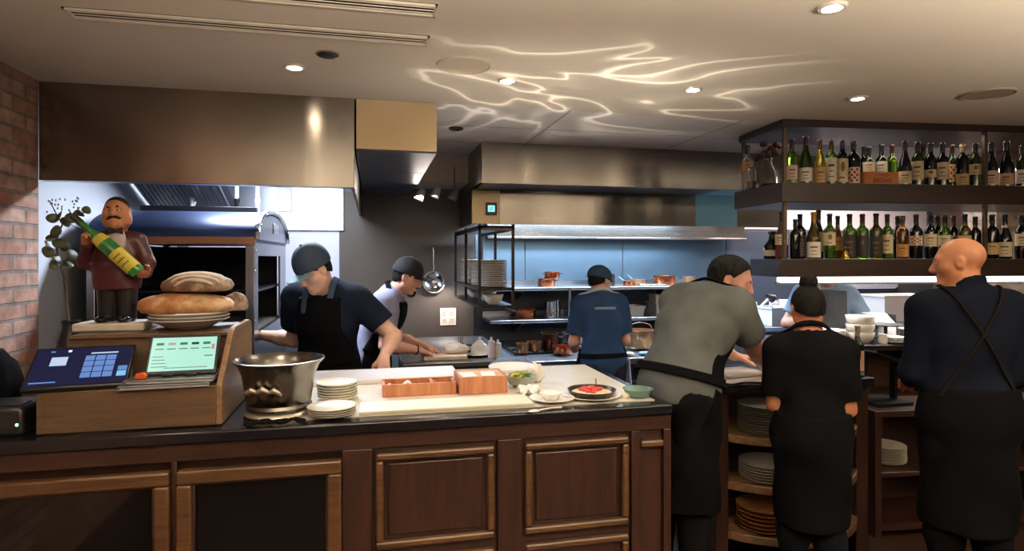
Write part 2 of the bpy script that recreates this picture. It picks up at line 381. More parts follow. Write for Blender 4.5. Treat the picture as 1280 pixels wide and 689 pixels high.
class Human:
    def __init__(s,name,label,H,loc,face,lean=0,side=0,twist=0,bulk=1.0,shoulder=1.0,belly=0.0,head=(0,0,0),headfwd=.02,headscale=None,fem=False,
                 rhand=None,lhand=None,rpole=(.6,-.6,-.4),lpole=(-.6,-.6,-.4),rdir=None,ldir=None,rnorm=(0,0,-1),lnorm=(0,0,-1),hip=(0,0),step=.09,res=.006,jaw=1.0,nose=1.0,shrug=0,rcurl=.35,lcurl=.35):
        s.root=thing(name,label,'person',loc,face); s.k=k=H/1.75; s.res=res
        cf,sf=math.cos(face),math.sin(face); base=np.array(loc)
        s.w2l=lambda w: np.array([(w[0]-base[0])*cf+(w[1]-base[1])*sf,-(w[0]-base[0])*sf+(w[1]-base[1])*cf,w[2]-base[2]])
        s.d2l=lambda w: np.array([w[0]*cf+w[1]*sf,-w[0]*sf+w[1]*cf,w[2]])
        R0=rotm(twist*.3,lean*.45,side*.4); R1=rotm(twist,lean,side); s.R0,s.R1=R0,R1
        hipc=np.array([hip[0],hip[1],.925*k]); s.hipc=hipc
        waist=hipc+R0[:,2]*.11*k; chest=waist+(R0[:,2]*.35+R1[:,2]*.65)*.235*k
        s.waist,s.chest=waist,chest; u=R1[:,2]; x=R1[:,0]; f=R1[:,1]
        neckb=chest+u*.185*k; s.neckb=neckb
        sh=[chest+u*(.125+shrug)*k+x*q*.178*k*shoulder-f*.01*k for q in (1,-1)]; s.sh=sh
        Rh=rotm(*head); s.Rh=Rh; hs=headscale or k*.98; s.hs=hs
        hc=neckb+nrm(u*.6+np.array([0,0,.4]))*.10*k+Rh[:,2]*.055*hs+f*headfwd*k+Rh[:,1]*.02*hs; s.hc=hc
        b=s.b=bulk
        s.torso=[el(hipc+R0[:,2]*.01*k,(.165*k*b,.115*k*b,.13*k),R0,.06),
                 el(waist+R0[:,1]*belly*.5*k,(.150*k*b,.105*k*b+belly*k,.15*k),R0,.08),
                 el(chest,(.166*k*b,.118*k*b,.185*k),R1,.08),
                 rc(sh[0]-x*.03*k,sh[1]+x*.03*k,.068*k*b,.068*k*b,.07),
                 rc(neckb-u*.005*k-f*.01*k,sh[0]-x*.045*k,.052*k,.052*k,.05),rc(neckb-u*.005*k-f*.01*k,sh[1]+x*.045*k,.052*k,.052*k,.05)]
        if fem: s.torso+= [el(chest+f*.085*k+x*q*.07*k-u*.02*k,(.055*k,.05*k,.055*k),R1,.05) for q in (1,-1)]
        nt=hc-Rh[:,2]*.045*hs-Rh[:,1]*.02*hs
        s.neck=[rc(neckb-u*.03*k-f*.005*k,nt,.060*k*(.86 if fem else 1),.054*k*(.86 if fem else 1),.035)]
        s.head=head_prims(hc,Rh,hs,fem,nose,jaw)
        s.arms=[]; s.W=[]; s.E=[]; hands=[]
        l1,l2=.295*k,.255*k
        for q,(tg,pole,dr,nm,cu) in enumerate(((rhand,rpole,rdir,rnorm,rcurl),(lhand,lpole,ldir,lnorm,lcurl))):
            S=sh[q]
            if tg is None: W=S+np.array([(.06 if q==0 else -.06)*k,.05*k,-.53*k])
            else: W=s.w2l(tg)
            E,W=elbow(S,W,l1,l2,np.array(pole,float)); s.W.append(W); s.E.append(E)
            s.arms.append([el(S,(.066*k*b,.066*k*b,.066*k*b),None,.05),rc(S,E,.056*k*b**.5,.043*k*b**.5,.03),rc(E,E+(W-E)*.35,.043*k*b**.5,.044*k*b**.5,.02),rc(E+(W-E)*.35,W,.044*k*b**.5,.027*k,.02)])
            D=nrm(W-E) if dr is None else s.d2l(dr); N=s.d2l(nm)
            hands+=hand_prims(W+nrm(W-E)*.004,D,N,q==0,k*.97,cu)
        s.hands=hands
        s.legs=[]; s.ank=[]; s.knee=[]
        for q in (1,-1):
            hj=hipc+np.array([q*.088*k,0,-.02*k]); an=np.array([q*step*k,-.01,.085*k]); kn=(hj+an)/2+np.array([0,.025*k,.02*k])
            s.knee.append(kn); s.ank.append(an)
            s.legs.append([rc(hj,kn,.092*k*b**.6,.060*k,.05),rc(kn,kn+(an-kn)*.3,.058*k,.058*k,.03),rc(kn+(an-kn)*.3,an,.058*k,.038*k,.03),rc(an+np.array([0,-.02,-.045*k]),an+np.array([q*.02,.14*k,-.055*k]),.035*k,.028*k,.03)])
        s.skin=s.torso+s.neck+s.head+s.arms[0]+s.arms[1]+s.hands+s.legs[0]+s.legs[1]
    def box(s,prims,pad=.05):
        lo=np.full(3,9.);hi=np.full(3,-9.)
        for p in prims:
            q=p[1] if p[0]=='sub' else p; c,r=reach(q); lo=np.minimum(lo,c-r); hi=np.maximum(hi,c+r)
        return lo-pad,hi+pad
    def body(s,m):
        lo,hi=s.box(s.skin,.03); lo[2]=max(lo[2],.004)
        return field_obj('body',lambda P:union(s.skin,P),lo,hi,m,s.root,s.res)
    def shirt(s,m,name='t_shirt',sleeve=.62,loose=.014,hem=-.08,neckcut=.0,wr=.004,seed=0,collar=False,extra=(),h=None,hole=0.0):
        k=s.k; u=s.R1[:,2]; u0=s.R0[:,2]; cuts=[]
        full=sleeve>1.2
        for q in (0,1):
            S,E,W=s.sh[q],s.E[q],s.W[q]
            if full: ep=E+(W-E)*(sleeve-1); cd=nrm(W-E)
            else: ep=S+(E-S)*sleeve; cd=nrm(E-S)
            cuts.append((S,E,W,ep,cd))
        hemp=s.hipc+u0*hem*k; ncp=s.neckb+u*(.012+neckcut)*k; ncd=nrm(u+s.R1[:,1]*.45)
        tor=s.torso+list(extra); f=s.R1[:,1]
        nh=rc(s.neckb-u*.02*k+f*(.012+neckcut)*k,s.neckb+u*.10*k+f*.03*k,(.070+.25*loose+hole)*k,(.095+hole)*k)
        def fn(P):
            d=union(tor,P,loose)
            d=np.maximum(d,(hemp-P)@u0)
            for (S,E,W,ep,cd) in cuts:
                if full:
                    a=union([rc(S,E,.070*k,.055*k,.03),rc(E,W,.055*k,.038*k,.03)],P,.004)
                    far=(P-ep)@cd; a=np.where((P-E)@cd>0,np.maximum(a,far),a)
                else: a=np.maximum(dist(rc(S,E,.076*k*s.b,.066*k*s.b**.5),P)-.006,(P-ep)@cd)
                kk=.035; hh=np.clip(.5+.5*(a-d)/kk,0,1); d=a+(d-a)*hh-kk*hh*(1-hh)
            d=np.maximum(np.maximum(d,(P-ncp)@u-.045*k),-(dist(nh,P)))
            if collar: d=np.minimum(d,np.maximum(np.maximum(dist(s.neck[0],P)-.016,(P-(s.neckb+u*.062*k))@ncd),-((P-s.neckb)@u)-.03))
            return d+wrinkle(P,wr,20,seed)
        pr=tor+s.arms[0]+s.arms[1] if full else tor+[rc(c[0],c[3],.085*k,.085*k) for c in cuts]
        lo,hi=s.box(pr,.06)
        return field_obj(name,fn,lo,hi,m,s.root,h or s.res)
    def trousers(s,m,wr=.004,top=.02):
        k=s.k; pr=[s.torso[0]]+[p for L in s.legs for p in L[:3]]
        tp=s.hipc+s.R0[:,2]*top*k
        def fn(P): return np.maximum(np.maximum(union(pr,P,.016),(P-tp)@s.R0[:,2]),.05*k-P[:,2])+wrinkle(P,wr,15,3)
        lo,hi=s.box(pr,.05); lo[2]=.02
        return field_obj('trousers',fn,lo,hi,m,s.root,.009)
    def shoes(s,m):
        for L in s.legs:
            p=L[3]; lo,hi=s.box([p],.04); lo[2]=.002
            field_obj('shoe',lambda P:np.maximum(np.maximum(union([p],P,.012),.004-P[:,2]),P[:,2]-.10),lo,hi,m,s.root,.008)
    def skirt(s,m,name='apron',off=0.014,top=.13,bottom=.45,flare=1.15,gap=0,wr=.006,seed=1,bib=0,thick=.012,back=True,bibw=.11):
        """apron: a wrap from the waist down, and a bib over the chest when bib>0 (share of the way to the neck)"""
        k=s.k; A=s.hipc+s.R0[:,2]*top*k; Bt=np.array([s.hipc[0],s.hipc[1]+.02,bottom])
        b=s.torso[0][2][0]; by=s.torso[0][2][1]
        side=s.torso[1]
        sk=ec(A,Bt,s.R0[:,0],side[2][0]*1.0+.022+off,side[2][1]*1.0+.024+off,b*flare+.02,(by+.045)*flare,.02)
        hipwrap=el(s.hipc,(b+.028+off,by+.030+off,.19*k),s.R0,.03)
        f=s.R1[:,1]; x=s.R1[:,0]; u=s.R1[:,2]; top_b=s.chest+u*bib*.17*k; tor=s.torso
        def fn(P):
            d=union([sk,hipwrap],P)
            d=np.maximum(np.maximum(d,(P-A)@s.R0[:,2]),bottom-P[:,2])
            if not back: d=np.maximum(d,-((P-s.hipc)@s.R0[:,1])-.005)
            if bib:
                e=union(tor,P,.014+thick+off)
                e=np.maximum(e,-((P-s.chest)@f)-.0); e=np.maximum(e,np.abs((P-s.chest)@x)-bibw*k-np.maximum(0,-((P-s.chest)@u))*.25)
                e=np.maximum(e,(P-top_b)@u); e=np.maximum(e,(A-.02*s.R0[:,2]-P)@s.R0[:,2])
                d=np.minimum(d,e)
            return d+wrinkle(P,wr,14,seed)
        lo,hi=s.box([sk,hipwrap]+(tor if bib else []),.05)
        return field_obj(name,fn,lo,hi,m,s.root,.008)
    def strap(s,m,name,prims,off,thick,slab_p,slab_n,half,clips=(),h=.004):
        """a band lying on the figure: the shell OFF outside PRIMS cut to a slab"""
        sn=nrm(slab_n); sp=np.asarray(slab_p,float)
        def fn(P):
            d=np.abs(union(prims,P)-off)-thick
            d=np.maximum(d,np.abs((P-sp)@sn)-half)
            for cp,cn in clips: d=np.maximum(d,-((P-cp)@np.asarray(cn,float)))
            return d
        lo,hi=s.box([p for p in prims if p[0]!='sub'],.04)
        for cp,cn in clips: pass
        return field_obj(name,fn,lo,hi,m,s.root,h,0)
    def hp(s,x,y,z): return s.hc+s.Rh@(np.array([x,y,z])*s.hs)
    def hair(s,m,off=.009,line=(-.58,.81),c=.003,extra=(),amp=.003,size=1.0,name='hair',low=-.075):
        R,hs=s.Rh,s.hs
        cr=[el(s.hp(0,-.014,.030),np.array([.076,.097,.085])*hs*size,R,.02),el(s.hp(0,-.03,-.03),np.array([.066,.068,.06])*hs,R,.03)]
        n=np.array([0,line[0],line[1]]); ears=[el(s.hp(q*.08,-.002,-.010),np.array([.03,.026,.040])*hs,R) for q in (-1,1)]
        def fn(P):
            d=union(cr,P,off); q=(P-s.hc)@R/hs
            d=np.maximum(d,-(q@n-c)*hs); d=np.maximum(d,(low-q[:,2])*hs)
            d=np.maximum(d,-np.minimum(dist(ears[0],P),dist(ears[1],P)))
            if extra: d=np.minimum(d,union(list(extra),P))
            return d+amp*(np.sin(q[:,0]*170+3*np.sin(q[:,1]*60))*np.sin(q[:,1]*150+q[:,2]*90))
        lo,hi=s.box(cr+list(extra),.04)
        return field_obj(name,fn,lo,hi,m,s.root,.0045)
    def cap(s,m,off=.015,tilt=0.0,brim=.075,low=.012,under=None,tall=.0,name='cap',brimdrop=.0):
        R,hs=s.Rh,s.hs; n=nrm(np.array([0,-tilt,1.0]))
        cr=[el(s.hp(0,-.012,.034+tall*.3),np.array([.078,.099,.086+tall])*hs,R,.02)]
        def fn(P):
            d=union(cr,P,off); q=(P-s.hc)@R/hs
            return np.maximum(d,-(q@n-low)*hs)
        lo,hi=s.box(cr,.04); o=field_obj(name,fn,lo,hi,m,s.root,.0045)
        mb=MB(); mb.ell(s.hp(0,-.012,.034+tall*.3+.086+tall+off/hs),(.008,.008,.005),10,6); mb.build('cap_button',m,o)
        if brim:
            def fb(P):
                q=(P-s.hc)@R/hs; zc=low+.012-brimdrop*np.maximum(0,q[:,1]-.07)*8-1.6*q[:,0]**2*2
                e=np.sqrt((q[:,0]/.078)**2+((q[:,1]-.055)/(.05+brim))**2)-1
                d=np.maximum(e*.075,np.abs(q[:,2]-zc)-.0035); d=np.maximum(d,.055-q[:,1])
                return d*hs
            c=s.hp(0,.11,low); field_obj('brim',fb,c-.16,c+.16,under or m,o,.0045)
        return o
    def eyes(s,white,iris):
        for q in (-1,1):
            mb=MB(); mb.M=Matrix.Translation(s.hp(q*.031,.0805,.002))@Matrix(s.Rh.tolist()).to_4x4()
            mb.ell((0,0,0),(.0125*s.hs,.0125*s.hs,.009*s.hs),12,8); mb.mi=1; mb.ell((0,.0085*s.hs,-.001),(.0055*s.hs,.005*s.hs,.0055*s.hs),10,6)
            mb.build('eye',[white,iris],s.root)
    def brows(s,m):
        for q in (-1,1):
            mb=MB(); mb.tube([s.hp(q*.014,.0925,.020),s.hp(q*.03,.0915,.026),s.hp(q*.047,.082,.019)],[.0035,.0045,.002],6); mb.build('eyebrow',m,s.root)
# ================================================================ THE SETTING
WX=-1.664      # left wall
M_CEIL=plain('warm_plaster','d8cdbb',.85,0,.03,3,.05,25)
M_TILEC=None
def ceiling_tile_mat():
    t=NT('ceiling_tiles'); tc=t.n('ShaderNodeTexCoord'); mp=t.n('ShaderNodeMapping'); mp.inputs['Rotation'].default_value=(0,0,0); t.l(tc.outputs['Object'],mp.inputs['Vector'])
    br=t.n('ShaderNodeTexBrick'); br.offset=0; t.l(mp.outputs[0],br.inputs['Vector']); br.inputs['Scale'].default_value=1
    br.inputs['Brick Width'].default_value=1.2; br.inputs['Row Height'].default_value=.6; br.inputs['Mortar Size'].default_value=.006
    br.inputs['Color1'].default_value=lin('ddd6cf'); br.inputs['Color2'].default_value=lin('d8d1ca'); br.inputs['Mortar'].default_value=lin('8f8a86')
    t.l(br.outputs['Color'],t.b.inputs['Base Color']); t.set(Roughness=.8); return t.m
M_BRICKL=brick('old_brick','yz',('ad7660','cfa996'),'968980')
M_BRICKP=brick('whitewashed_brick','xz',('cfa98e','e4d5c4'),'c9beb2')
M_FLOOR=wood('floor_boards','1a100c','3a2519','y',.4,.6)
M_BACK=plain('painted_steel_wall','5a5c62',.42,.25,.08,2,.04,20)
M_TILEW=plain('white_wall_panel','c9ced8',.3,0,.04,3)
struct(MB().box(WX-.3,6.6,-4.2,6.3,-.12,0).build('floor',M_FLOOR,smooth=False))
struct(MB().box(WX-.3,6.6,-4.2,3.602,CEIL,CEIL+.15).build('ceiling',M_CEIL,smooth=False))
struct(MB().box(WX-.3,6.6,3.602,6.3,CEIL+.006,CEIL+.15).build('ceiling_kitchen',ceiling_tile_mat(),smooth=False))
struct(MB().box(WX-.3,WX,-4.2,3.6,0,CEIL).build('wall_left',M_BRICKL,smooth=False))
struct(MB().box(WX-.3,WX-.03,3.6,6.0,0,CEIL).build('wall_left_kitchen',M_TILEW,smooth=False))
struct(MB().box(WX-.3,6.6,6.0,6.2,0,CEIL).build('wall_back',M_BACK,smooth=False))
struct(MB().box(WX-.3,6.6,-4.4,-4.2,0,CEIL).build('wall_front',plain('dining_wall','5b4a3c',.8),smooth=False))
struct(MB().box(6.5,6.7,-4.2,6.0,0,CEIL).build('wall_right',plain('dining_wall','5b4a3c',.8),smooth=False))
struct(MB().box(5.15,6.5,4.15,4.45,0,CEIL).build('wall_right_pier',M_BRICKP,smooth=False))
# the soffit piece that closes the ceiling strip between the two hoods
struct(MB().box(.375,.835,5.4,6.0,2.345,CEIL+.006).build('trim_1',plain('warm_plaster','d8cdbb'),smooth=False))
# sheet panels on the back wall
def wall_panel(name,x0,x1,z0,z1,m,y=6.0,t=.012): return struct(MB().box(x0,x1,y-t,y,z0,z1).build(name,m,smooth=False,bevel=.002))
M_BLUEP=steel('blue_grey_steel','637b90',.38,.3,wave=3)
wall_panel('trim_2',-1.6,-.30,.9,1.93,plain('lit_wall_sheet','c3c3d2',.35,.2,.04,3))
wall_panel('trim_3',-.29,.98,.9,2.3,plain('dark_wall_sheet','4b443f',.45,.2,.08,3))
wall_panel('trim_9',.99,3.35,.80,1.37,plain('painted_shade_wall','1f2229',.45,.2,.1,4),5.988,.006)  # dark sheet painted for the shade below the upper wall shelf
xs=[.99,1.50,2.55,3.75,5.0]
for i in range(4): wall_panel(f'trim_{4+i}',xs[i]+.004,xs[i+1]-.004,.85,1.97,M_BLUEP if i<3 else plain('dark_blue_wall','3b4354',.5,.1,.08,3))

wall_panel('trim_8',3.80,6.4,1.99,2.57,plain('white_upper_wall','d9cfd0',.4,0,.03,2))
# ================================================================ ceiling fittings
def diffuser(y0,y1,x0,x1,label):
    r=thing('slot_diffuser',label,'air vent',((x0+x1)/2,(y0+y1)/2,CEIL),0,'slot diffusers in the ceiling')
    w=(x1-x0)/2; d=(y1-y0)/2; mb=MB()
    for a,b in ((-d,-d+.012),(d-.012,d)): mb.box(-w,w,a,b,-.012,0)
    for a in (-w,w-.012): mb.box(a,a+.012,-d,d,-.012,0)
    mb.build('frame',plain('vent_paint','cfc4b3',.6),r,bevel=.002)
    MB().box(-w,w,-d,d,-.003,-.001).build('slot_backing',plain('vent_shadow_gap','3a3631',.9),r,smooth=False)
    n=4
    for i in range(1,n): 
        y=-d+2*d*i/n; MB().prism([(y-.014,-.010),(y+.008,-.003),(y+.010,-.005),(y-.011,-.013)],-w+.012,w-.012,'x').build('slat',plain('vent_paint','cfc4b3',.6),r,smooth=False)
diffuser(2.51,2.61,-1.09,.23,'long slatted ceiling vent nearer to the steel hood')
diffuser(2.19,2.29,-1.09,.23,'long slatted ceiling vent cut by the top edge of the photo')
M_LAMP=emit('downlight_lens','ffe6c6',90)
LIGHTS=[]
def downlight(x,y,label,e=22):
    r=thing('downlight',label,'ceiling light',(x,y,CEIL),0,'recessed downlights')
    MB().lathe([(.030,-.002),(.036,-.010),(.046,-.010),(.052,-.003),(.052,0)],n=28).build('trim_ring',plain('lamp_ring','d8d0c2',.35,.3),r)
    MB().lathe([(0,-.013),(.024,-.012),(.030,-.004)],n=24).build('lens',M_LAMP,r)
    l=bpy.data.lights.new('downlight_lamp','SPOT'); l.energy=e; l.color=(1,.84,.66); l.spot_size=math.radians(105); l.spot_blend=.7; l.shadow_soft_size=.03
    o=bpy.data.objects.new('downlight_lamp',l); COL.objects.link(o); o.location=(x,y,CEIL-.02)
downlight(-.357,3.057,'small round recessed downlight in front of the left steel hood')
downlight(.671,3.05,'small round recessed downlight in the ripples of light mid ceiling')
downlight(1.675,2.99,'small round recessed downlight left of the bottle shelf, over the island')
downlight(2.675,2.945,'small round recessed downlight just in front of the bottle shelf corner')
downlight(1.614,1.897,'recessed downlight at the very top edge of the photo')
def speaker_grille(x,y,label,m):
    r=thing('ceiling_speaker',label,'speaker',(x,y,CEIL),0)
    MB().lathe([(.118,-.002),(.120,-.009),(.126,-.009),(.130,0)],n=40).build('rim',m,r)
    MB().lathe([(0,-.006),(.118,-.0055),(.120,-.003)],n=40).build('grille',m,r)
speaker_grille(.42,2.855,'round flush cream speaker grille beside the ripples of light on the ceiling',plain('grille_cream','cdbfa6',.7,0,.05,90,.3,300))
speaker_grille(3.31,2.714,'round grey brown speaker grille above the right end of the bottle shelf',plain('grille_taupe','a08a76',.7,0,.05,90,.3,300))
r=thing('smoke_detector','black round detector near the downlight by the left steel hood','detector',(-.193,2.834,CEIL))
MB().lathe([(.046,0),(.046,-.008),(.040,-.012),(.020,-.013),(0,-.013)],n=32).build('cover',plain('detector_black','23221f',.25,.2),r)
MB().lathe([(.046,-.001),(.052,-.001),(.052,-.005),(.046,-.006)],n=32).build('rim',plain('detector_rim','8f887b',.4,.4),r)
r=thing('kitchen_ceiling_light','dark unlit recessed lamp in the white kitchen ceiling between the hoods','ceiling light',(.575,4.287,CEIL+.006))
MB().lathe([(.030,-.002),(.034,-.012),(.050,-.012),(.052,0)],n=28).build('trim_ring',plain('unlit_ring','2a2725',.4,.3),r)
MB().lathe([(0,-.004),(.031,-.004)],n=24).build('lens',plain('unlit_lens','16161a',.1),r)

# ================================================================ LEFT HOOD
HY0=3.6; HZ=2.077
r=thing('oven_hood','wide brushed steel canopy hood above the dome oven, at the left brick wall','extractor hood',(WX,HY0,HZ))
W=1.566; D=2.38; T=CEIL-HZ
MB().box(.001,W,0,.02,0,T).build('front_panel',M_STEEL,r,bevel=.002)
MB().box(W-.02,W,.02,D,0,T).build('side_panel',steel('hood_side_steel','8d8780',.35,.4),r,bevel=.002)
D2=D; D=1.75
mb=MB(); mb.box(.001,W-.02,.02,.07,0,.012); mb.box(.001,W-.02,.06,.072,.012,.05); mb.build('grease_gutter',M_STEELB,r)
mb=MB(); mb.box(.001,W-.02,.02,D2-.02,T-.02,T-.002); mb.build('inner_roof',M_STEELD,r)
# two sloping filter banks meeting in a ridge
fz=lambda y: .42-(y-.40)/(D-.42)*.50
for i in range(1):
    x0=.04; x1=.58; mb=MB()
    y0,y1=.42,D-.05
    for q in range(16):
        xx=x0+.02+q*.0305
        mb.add([(xx,y0,fz(y0)),(xx+.012,y0,fz(y0)),(xx+.012,y1,fz(y1)),(xx,y1,fz(y1)),(xx,y0,fz(y0)+.015),(xx+.012,y0,fz(y0)+.015),(xx+.012,y1,fz(y1)+.015),(xx,y1,fz(y1)+.015)],[(0,3,2,1),(4,5,6,7),(0,1,5,4),(1,2,6,5),(2,3,7,6),(3,0,4,7)])
    for a,b in ((x0-.006,x0+.014),(x1-.014,x1+.006)):
        mb.add([(a,y0,fz(y0)-.008),(b,y0,fz(y0)-.008),(b,y1,fz(y1)-.008),(a,y1,fz(y1)-.008),(a,y0,fz(y0)+.02),(b,y0,fz(y0)+.02),(b,y1,fz(y1)+.02),(a,y1,fz(y1)+.02)],[(0,3,2,1),(4,5,6,7),(0,1,5,4),(1,2,6,5),(2,3,7,6),(3,0,4,7)])
    mb.build('baffle_filter',plain('filter_metal','8d8f93',.3,.9),r,smooth=False)
mb=MB(); mb.quad([(.001,.40,.47),(.62,.40,.47),(.62,D-.03,-.02),(.001,D-.03,-.02)]); mb.build('filter_housing',M_STEELD,r,solid=.004)
mb=MB(); mb.lathe([(0,0),(.05,0),(.06,.02),(.05,.05),(0,.05)],c=(.55,.22,T-.08)); mb.lathe([(0,0),(.05,0),(.06,.02),(.05,.05),(0,.05)],c=(1.2,.22,T-.08)); mb.build('hood_lamp',emit('cool_lens','e4ecff',10),r)
# light steel sheet behind the oven
r=thing('steel_back_sheet','bright steel sheet on the wall behind the dome oven','wall panel',(-1.62,5.96,1.93))
MB().box(0,1.36,0,.03,0,.62).build('sheet',steel('bright_sheet','b9bcc6',.38,.5),r,bevel=.003)
MB().box(.78,.90,-.02,0,.17,.47).build('notice',plain('pale_notice','e9efe9',.5),r,bevel=.002)
# pipes
for i,(px,bend,lab) in enumerate(((240,1,'bent white gas pipe, leftmost of those above the dome oven'),(296,0,'white pipe with a black lower end, standing at the dome oven top'),(322,0,'thin straight white pipe at the right above the dome oven'))):
    p=at(px,268,4.95); q=thing('gas_pipe',lab,'pipe',(p.x,4.95,1.972),0,'pipes above the oven')
    pts=[(0,0,0),(0,0,.08),(.010,0,.10),(.02,0,.125)] if bend else [(0,0,0),(0,0,.10),(0,0,.22),(0,0,.55)]
    MB().tube(pts,.013,10).build('pipe_run',plain('white_pipe','dcdde4',.35),q)
    mb=MB(); mb.lathe([(0,0),(.021,0),(.021,.03),(.016,.04),(.016,.12),(.02,.125),(.02,.15),(0,.15)],n=14); mb.build('union_fitting',M_BLACKM if i==1 else plain('white_pipe','dcdde4',.35),q)

# ================================================================ the boxed duct next to the hood
r=thing('duct_casing','gold lit steel casing box between the two hoods, dark underneath','duct casing',(-.088,HY0,2.30))
MB().box(0,.458,0,.02,0,CEIL-2.30).build('front_panel',steel('gold_reflection_steel','d8c29c',.42,.5),r,bevel=.002)  # gold reflection is put into the steel's base colour
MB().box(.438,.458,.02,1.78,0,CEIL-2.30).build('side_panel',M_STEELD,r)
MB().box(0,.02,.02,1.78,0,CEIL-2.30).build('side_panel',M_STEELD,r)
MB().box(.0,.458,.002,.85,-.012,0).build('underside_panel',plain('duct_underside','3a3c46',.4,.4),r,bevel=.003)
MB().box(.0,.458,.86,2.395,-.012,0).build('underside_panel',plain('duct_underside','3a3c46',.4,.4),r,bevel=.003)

# ================================================================ RIGHT HOOD
r=thing('range_hood','long two-tier brushed steel hood above the cooking line','extractor hood',(.839,4.75,1.97))
W=3.05; zt=CEIL+.006-1.97
MB().box(0,W,0,.02,.296,zt).build('upper_fascia',M_STEEL,r,bevel=.002)
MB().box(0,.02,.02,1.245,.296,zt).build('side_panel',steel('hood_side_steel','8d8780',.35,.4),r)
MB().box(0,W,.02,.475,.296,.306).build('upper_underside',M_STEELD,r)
MB().box(0,W,.47,.49,.0,.296).build('lower_fascia',M_STEEL,r,bevel=.002)
MB().box(0,.245,.464,.47,.004,.292).build('control_plate',steel('gold_reflection_steel','d8c29c',.42,.5),r,bevel=.002)  # same gold reflection held in the colour
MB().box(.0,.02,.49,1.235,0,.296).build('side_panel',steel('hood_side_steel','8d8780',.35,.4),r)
FM=plain('painted_blue_reflection','a4e2fa',.3,0,.08,4)  # light-blue patches painted for a bright reflection on the hood
f0,f1=xat(869,5.22)-.839,xat(921,5.22)-.839; MB().box(f0,f1,.466,.4695,.004,.292).build('blue_reflection',FM,r); MB().box(f0,f1,.475-.46,.46,.2935,.2955).build('blue_reflection',FM,r)
c=MB(); c.box(.115,.215,.452,.464,.075,.185); cp=c.build('control_unit',M_BLACKP,r,bevel=.006)
MB().box(.135,.195,.4505,.452,.105,.160).build('display',emit('cyan_display','7fd8d8',1.6),cp)
mb=MB()
for k in range(3): mb.box(.145,.145+.03+.006*k,.4498,.4505,.118+.012*k,.122+.012*k)
mb.build('display_text',plain('display_ink','134148',.5),cp,smooth=False)
MB().box(.25,W,1.10,1.12,-.10,.10).build('rear_lip',M_STEELP,r,bevel=.003)
MB().box(.25,W,1.06,1.10,-.105,-.085).build('drip_rail',M_STEELP,r,bevel=.003)
for i in range(3):
    x0=.35+i*.9; MB().box(x0,x0+.6,.62,.74,.20,.22).build('strip_lamp',emit('hood_strip','dfeaff',9),r,bevel=.004)
mb=MB()
for i in range(5):
    x0=.04+i*.585; y0,y1=.76,1.10
    for q in range(14):
        xx=x0+.02+q*.039; mb.box(xx,xx+.014,y0,y1,.14,.155)
mb.build('baffle_filter',plain('filter_metal','8d8f93',.3,.9),r,smooth=False)
# track spots hanging at the end of the ceiling strip
for px,py,lab in ((526,243,'small white spot lamp, left of the three hung near the dark wall'),(546,240,'small white spot lamp, middle of the three hung near the dark wall'),(568,243,'small dim spot lamp, right of the three hung near the dark wall')):
    p=at(px,py,5.3); q=thing('spot_lamp',lab,'spot lamp',(p.x,5.3,p.z),0,'spot lamps near the dark wall')
    mt=plain('spot_white','cfcac4',.4) if px<560 else plain('spot_grey','77737a',.4)
    MB().tube([(0,0,.05),(0,0,.235 if px>530 else .05+.2)],.006,8).build('stem',mt,q)
    mb=MB(); mb.M=Matrix.Rotation(math.radians(25),4,'Y'); mb.lathe([(0,.05),(.022,.045),(.03,.02),(.040,-.05),(.036,-.052),(.026,-.02),(0,-.015)],n=20); mb.build('lamp_head',mt,q)
# ================================================================ DOME OVEN
r=thing('dome_oven','big steel bread oven with a barrel roof behind the waiter statue','oven',(-1.571,3.9,0))
W=.889; D=1.35; ZE=1.79; RISE=.20
M_OV=steel('oven_steel','8c929c',.26,.3); M_OVB=plain('blued_steel','3d4a6c',.38,.85,.1,3)
arc=[(D/2-D/2*math.cos(PI*i/24), ZE+RISE*math.sin(PI*i/24)**.85) for i in range(25)]
inner=[(y*(1-.0)+0, z-.03) for y,z in arc]
roof=MB(); roof.prism(arc+[(D,ZE-.02)]+[(0,ZE-.02)],0,W,'x'); roof.build('barrel_roof',M_OVB,r,angle=25)
g=MB()
ga=[(.03+(D-.06)*(.5-.5*math.cos(PI*i/24)), ZE+.0+(RISE-.025)*math.sin(PI*i/24)**.85) for i in range(25)]
g.prism(ga,W,W+.012,'x'); gb=g.build('gable_plate',M_OV,r,angle=25)
rimp=[(W+.012,y,z) for y,z in arc]; MB().tube(rimp,.017,8).build('roof_trim',M_STEELP,r)
MB().box(W+.012,W+.018,D*.47,D*.62,ZE+.055,ZE+.125).build('maker_plate',M_STEELP,gb,bevel=.002)
mb=MB()
for t in (3,7,12,17,21): y,z=arc[t]; mb.ell((W+.03,y,z-.004),(.006,.007,.007),8,6)
mb.build('rivet',M_STEELP,r)
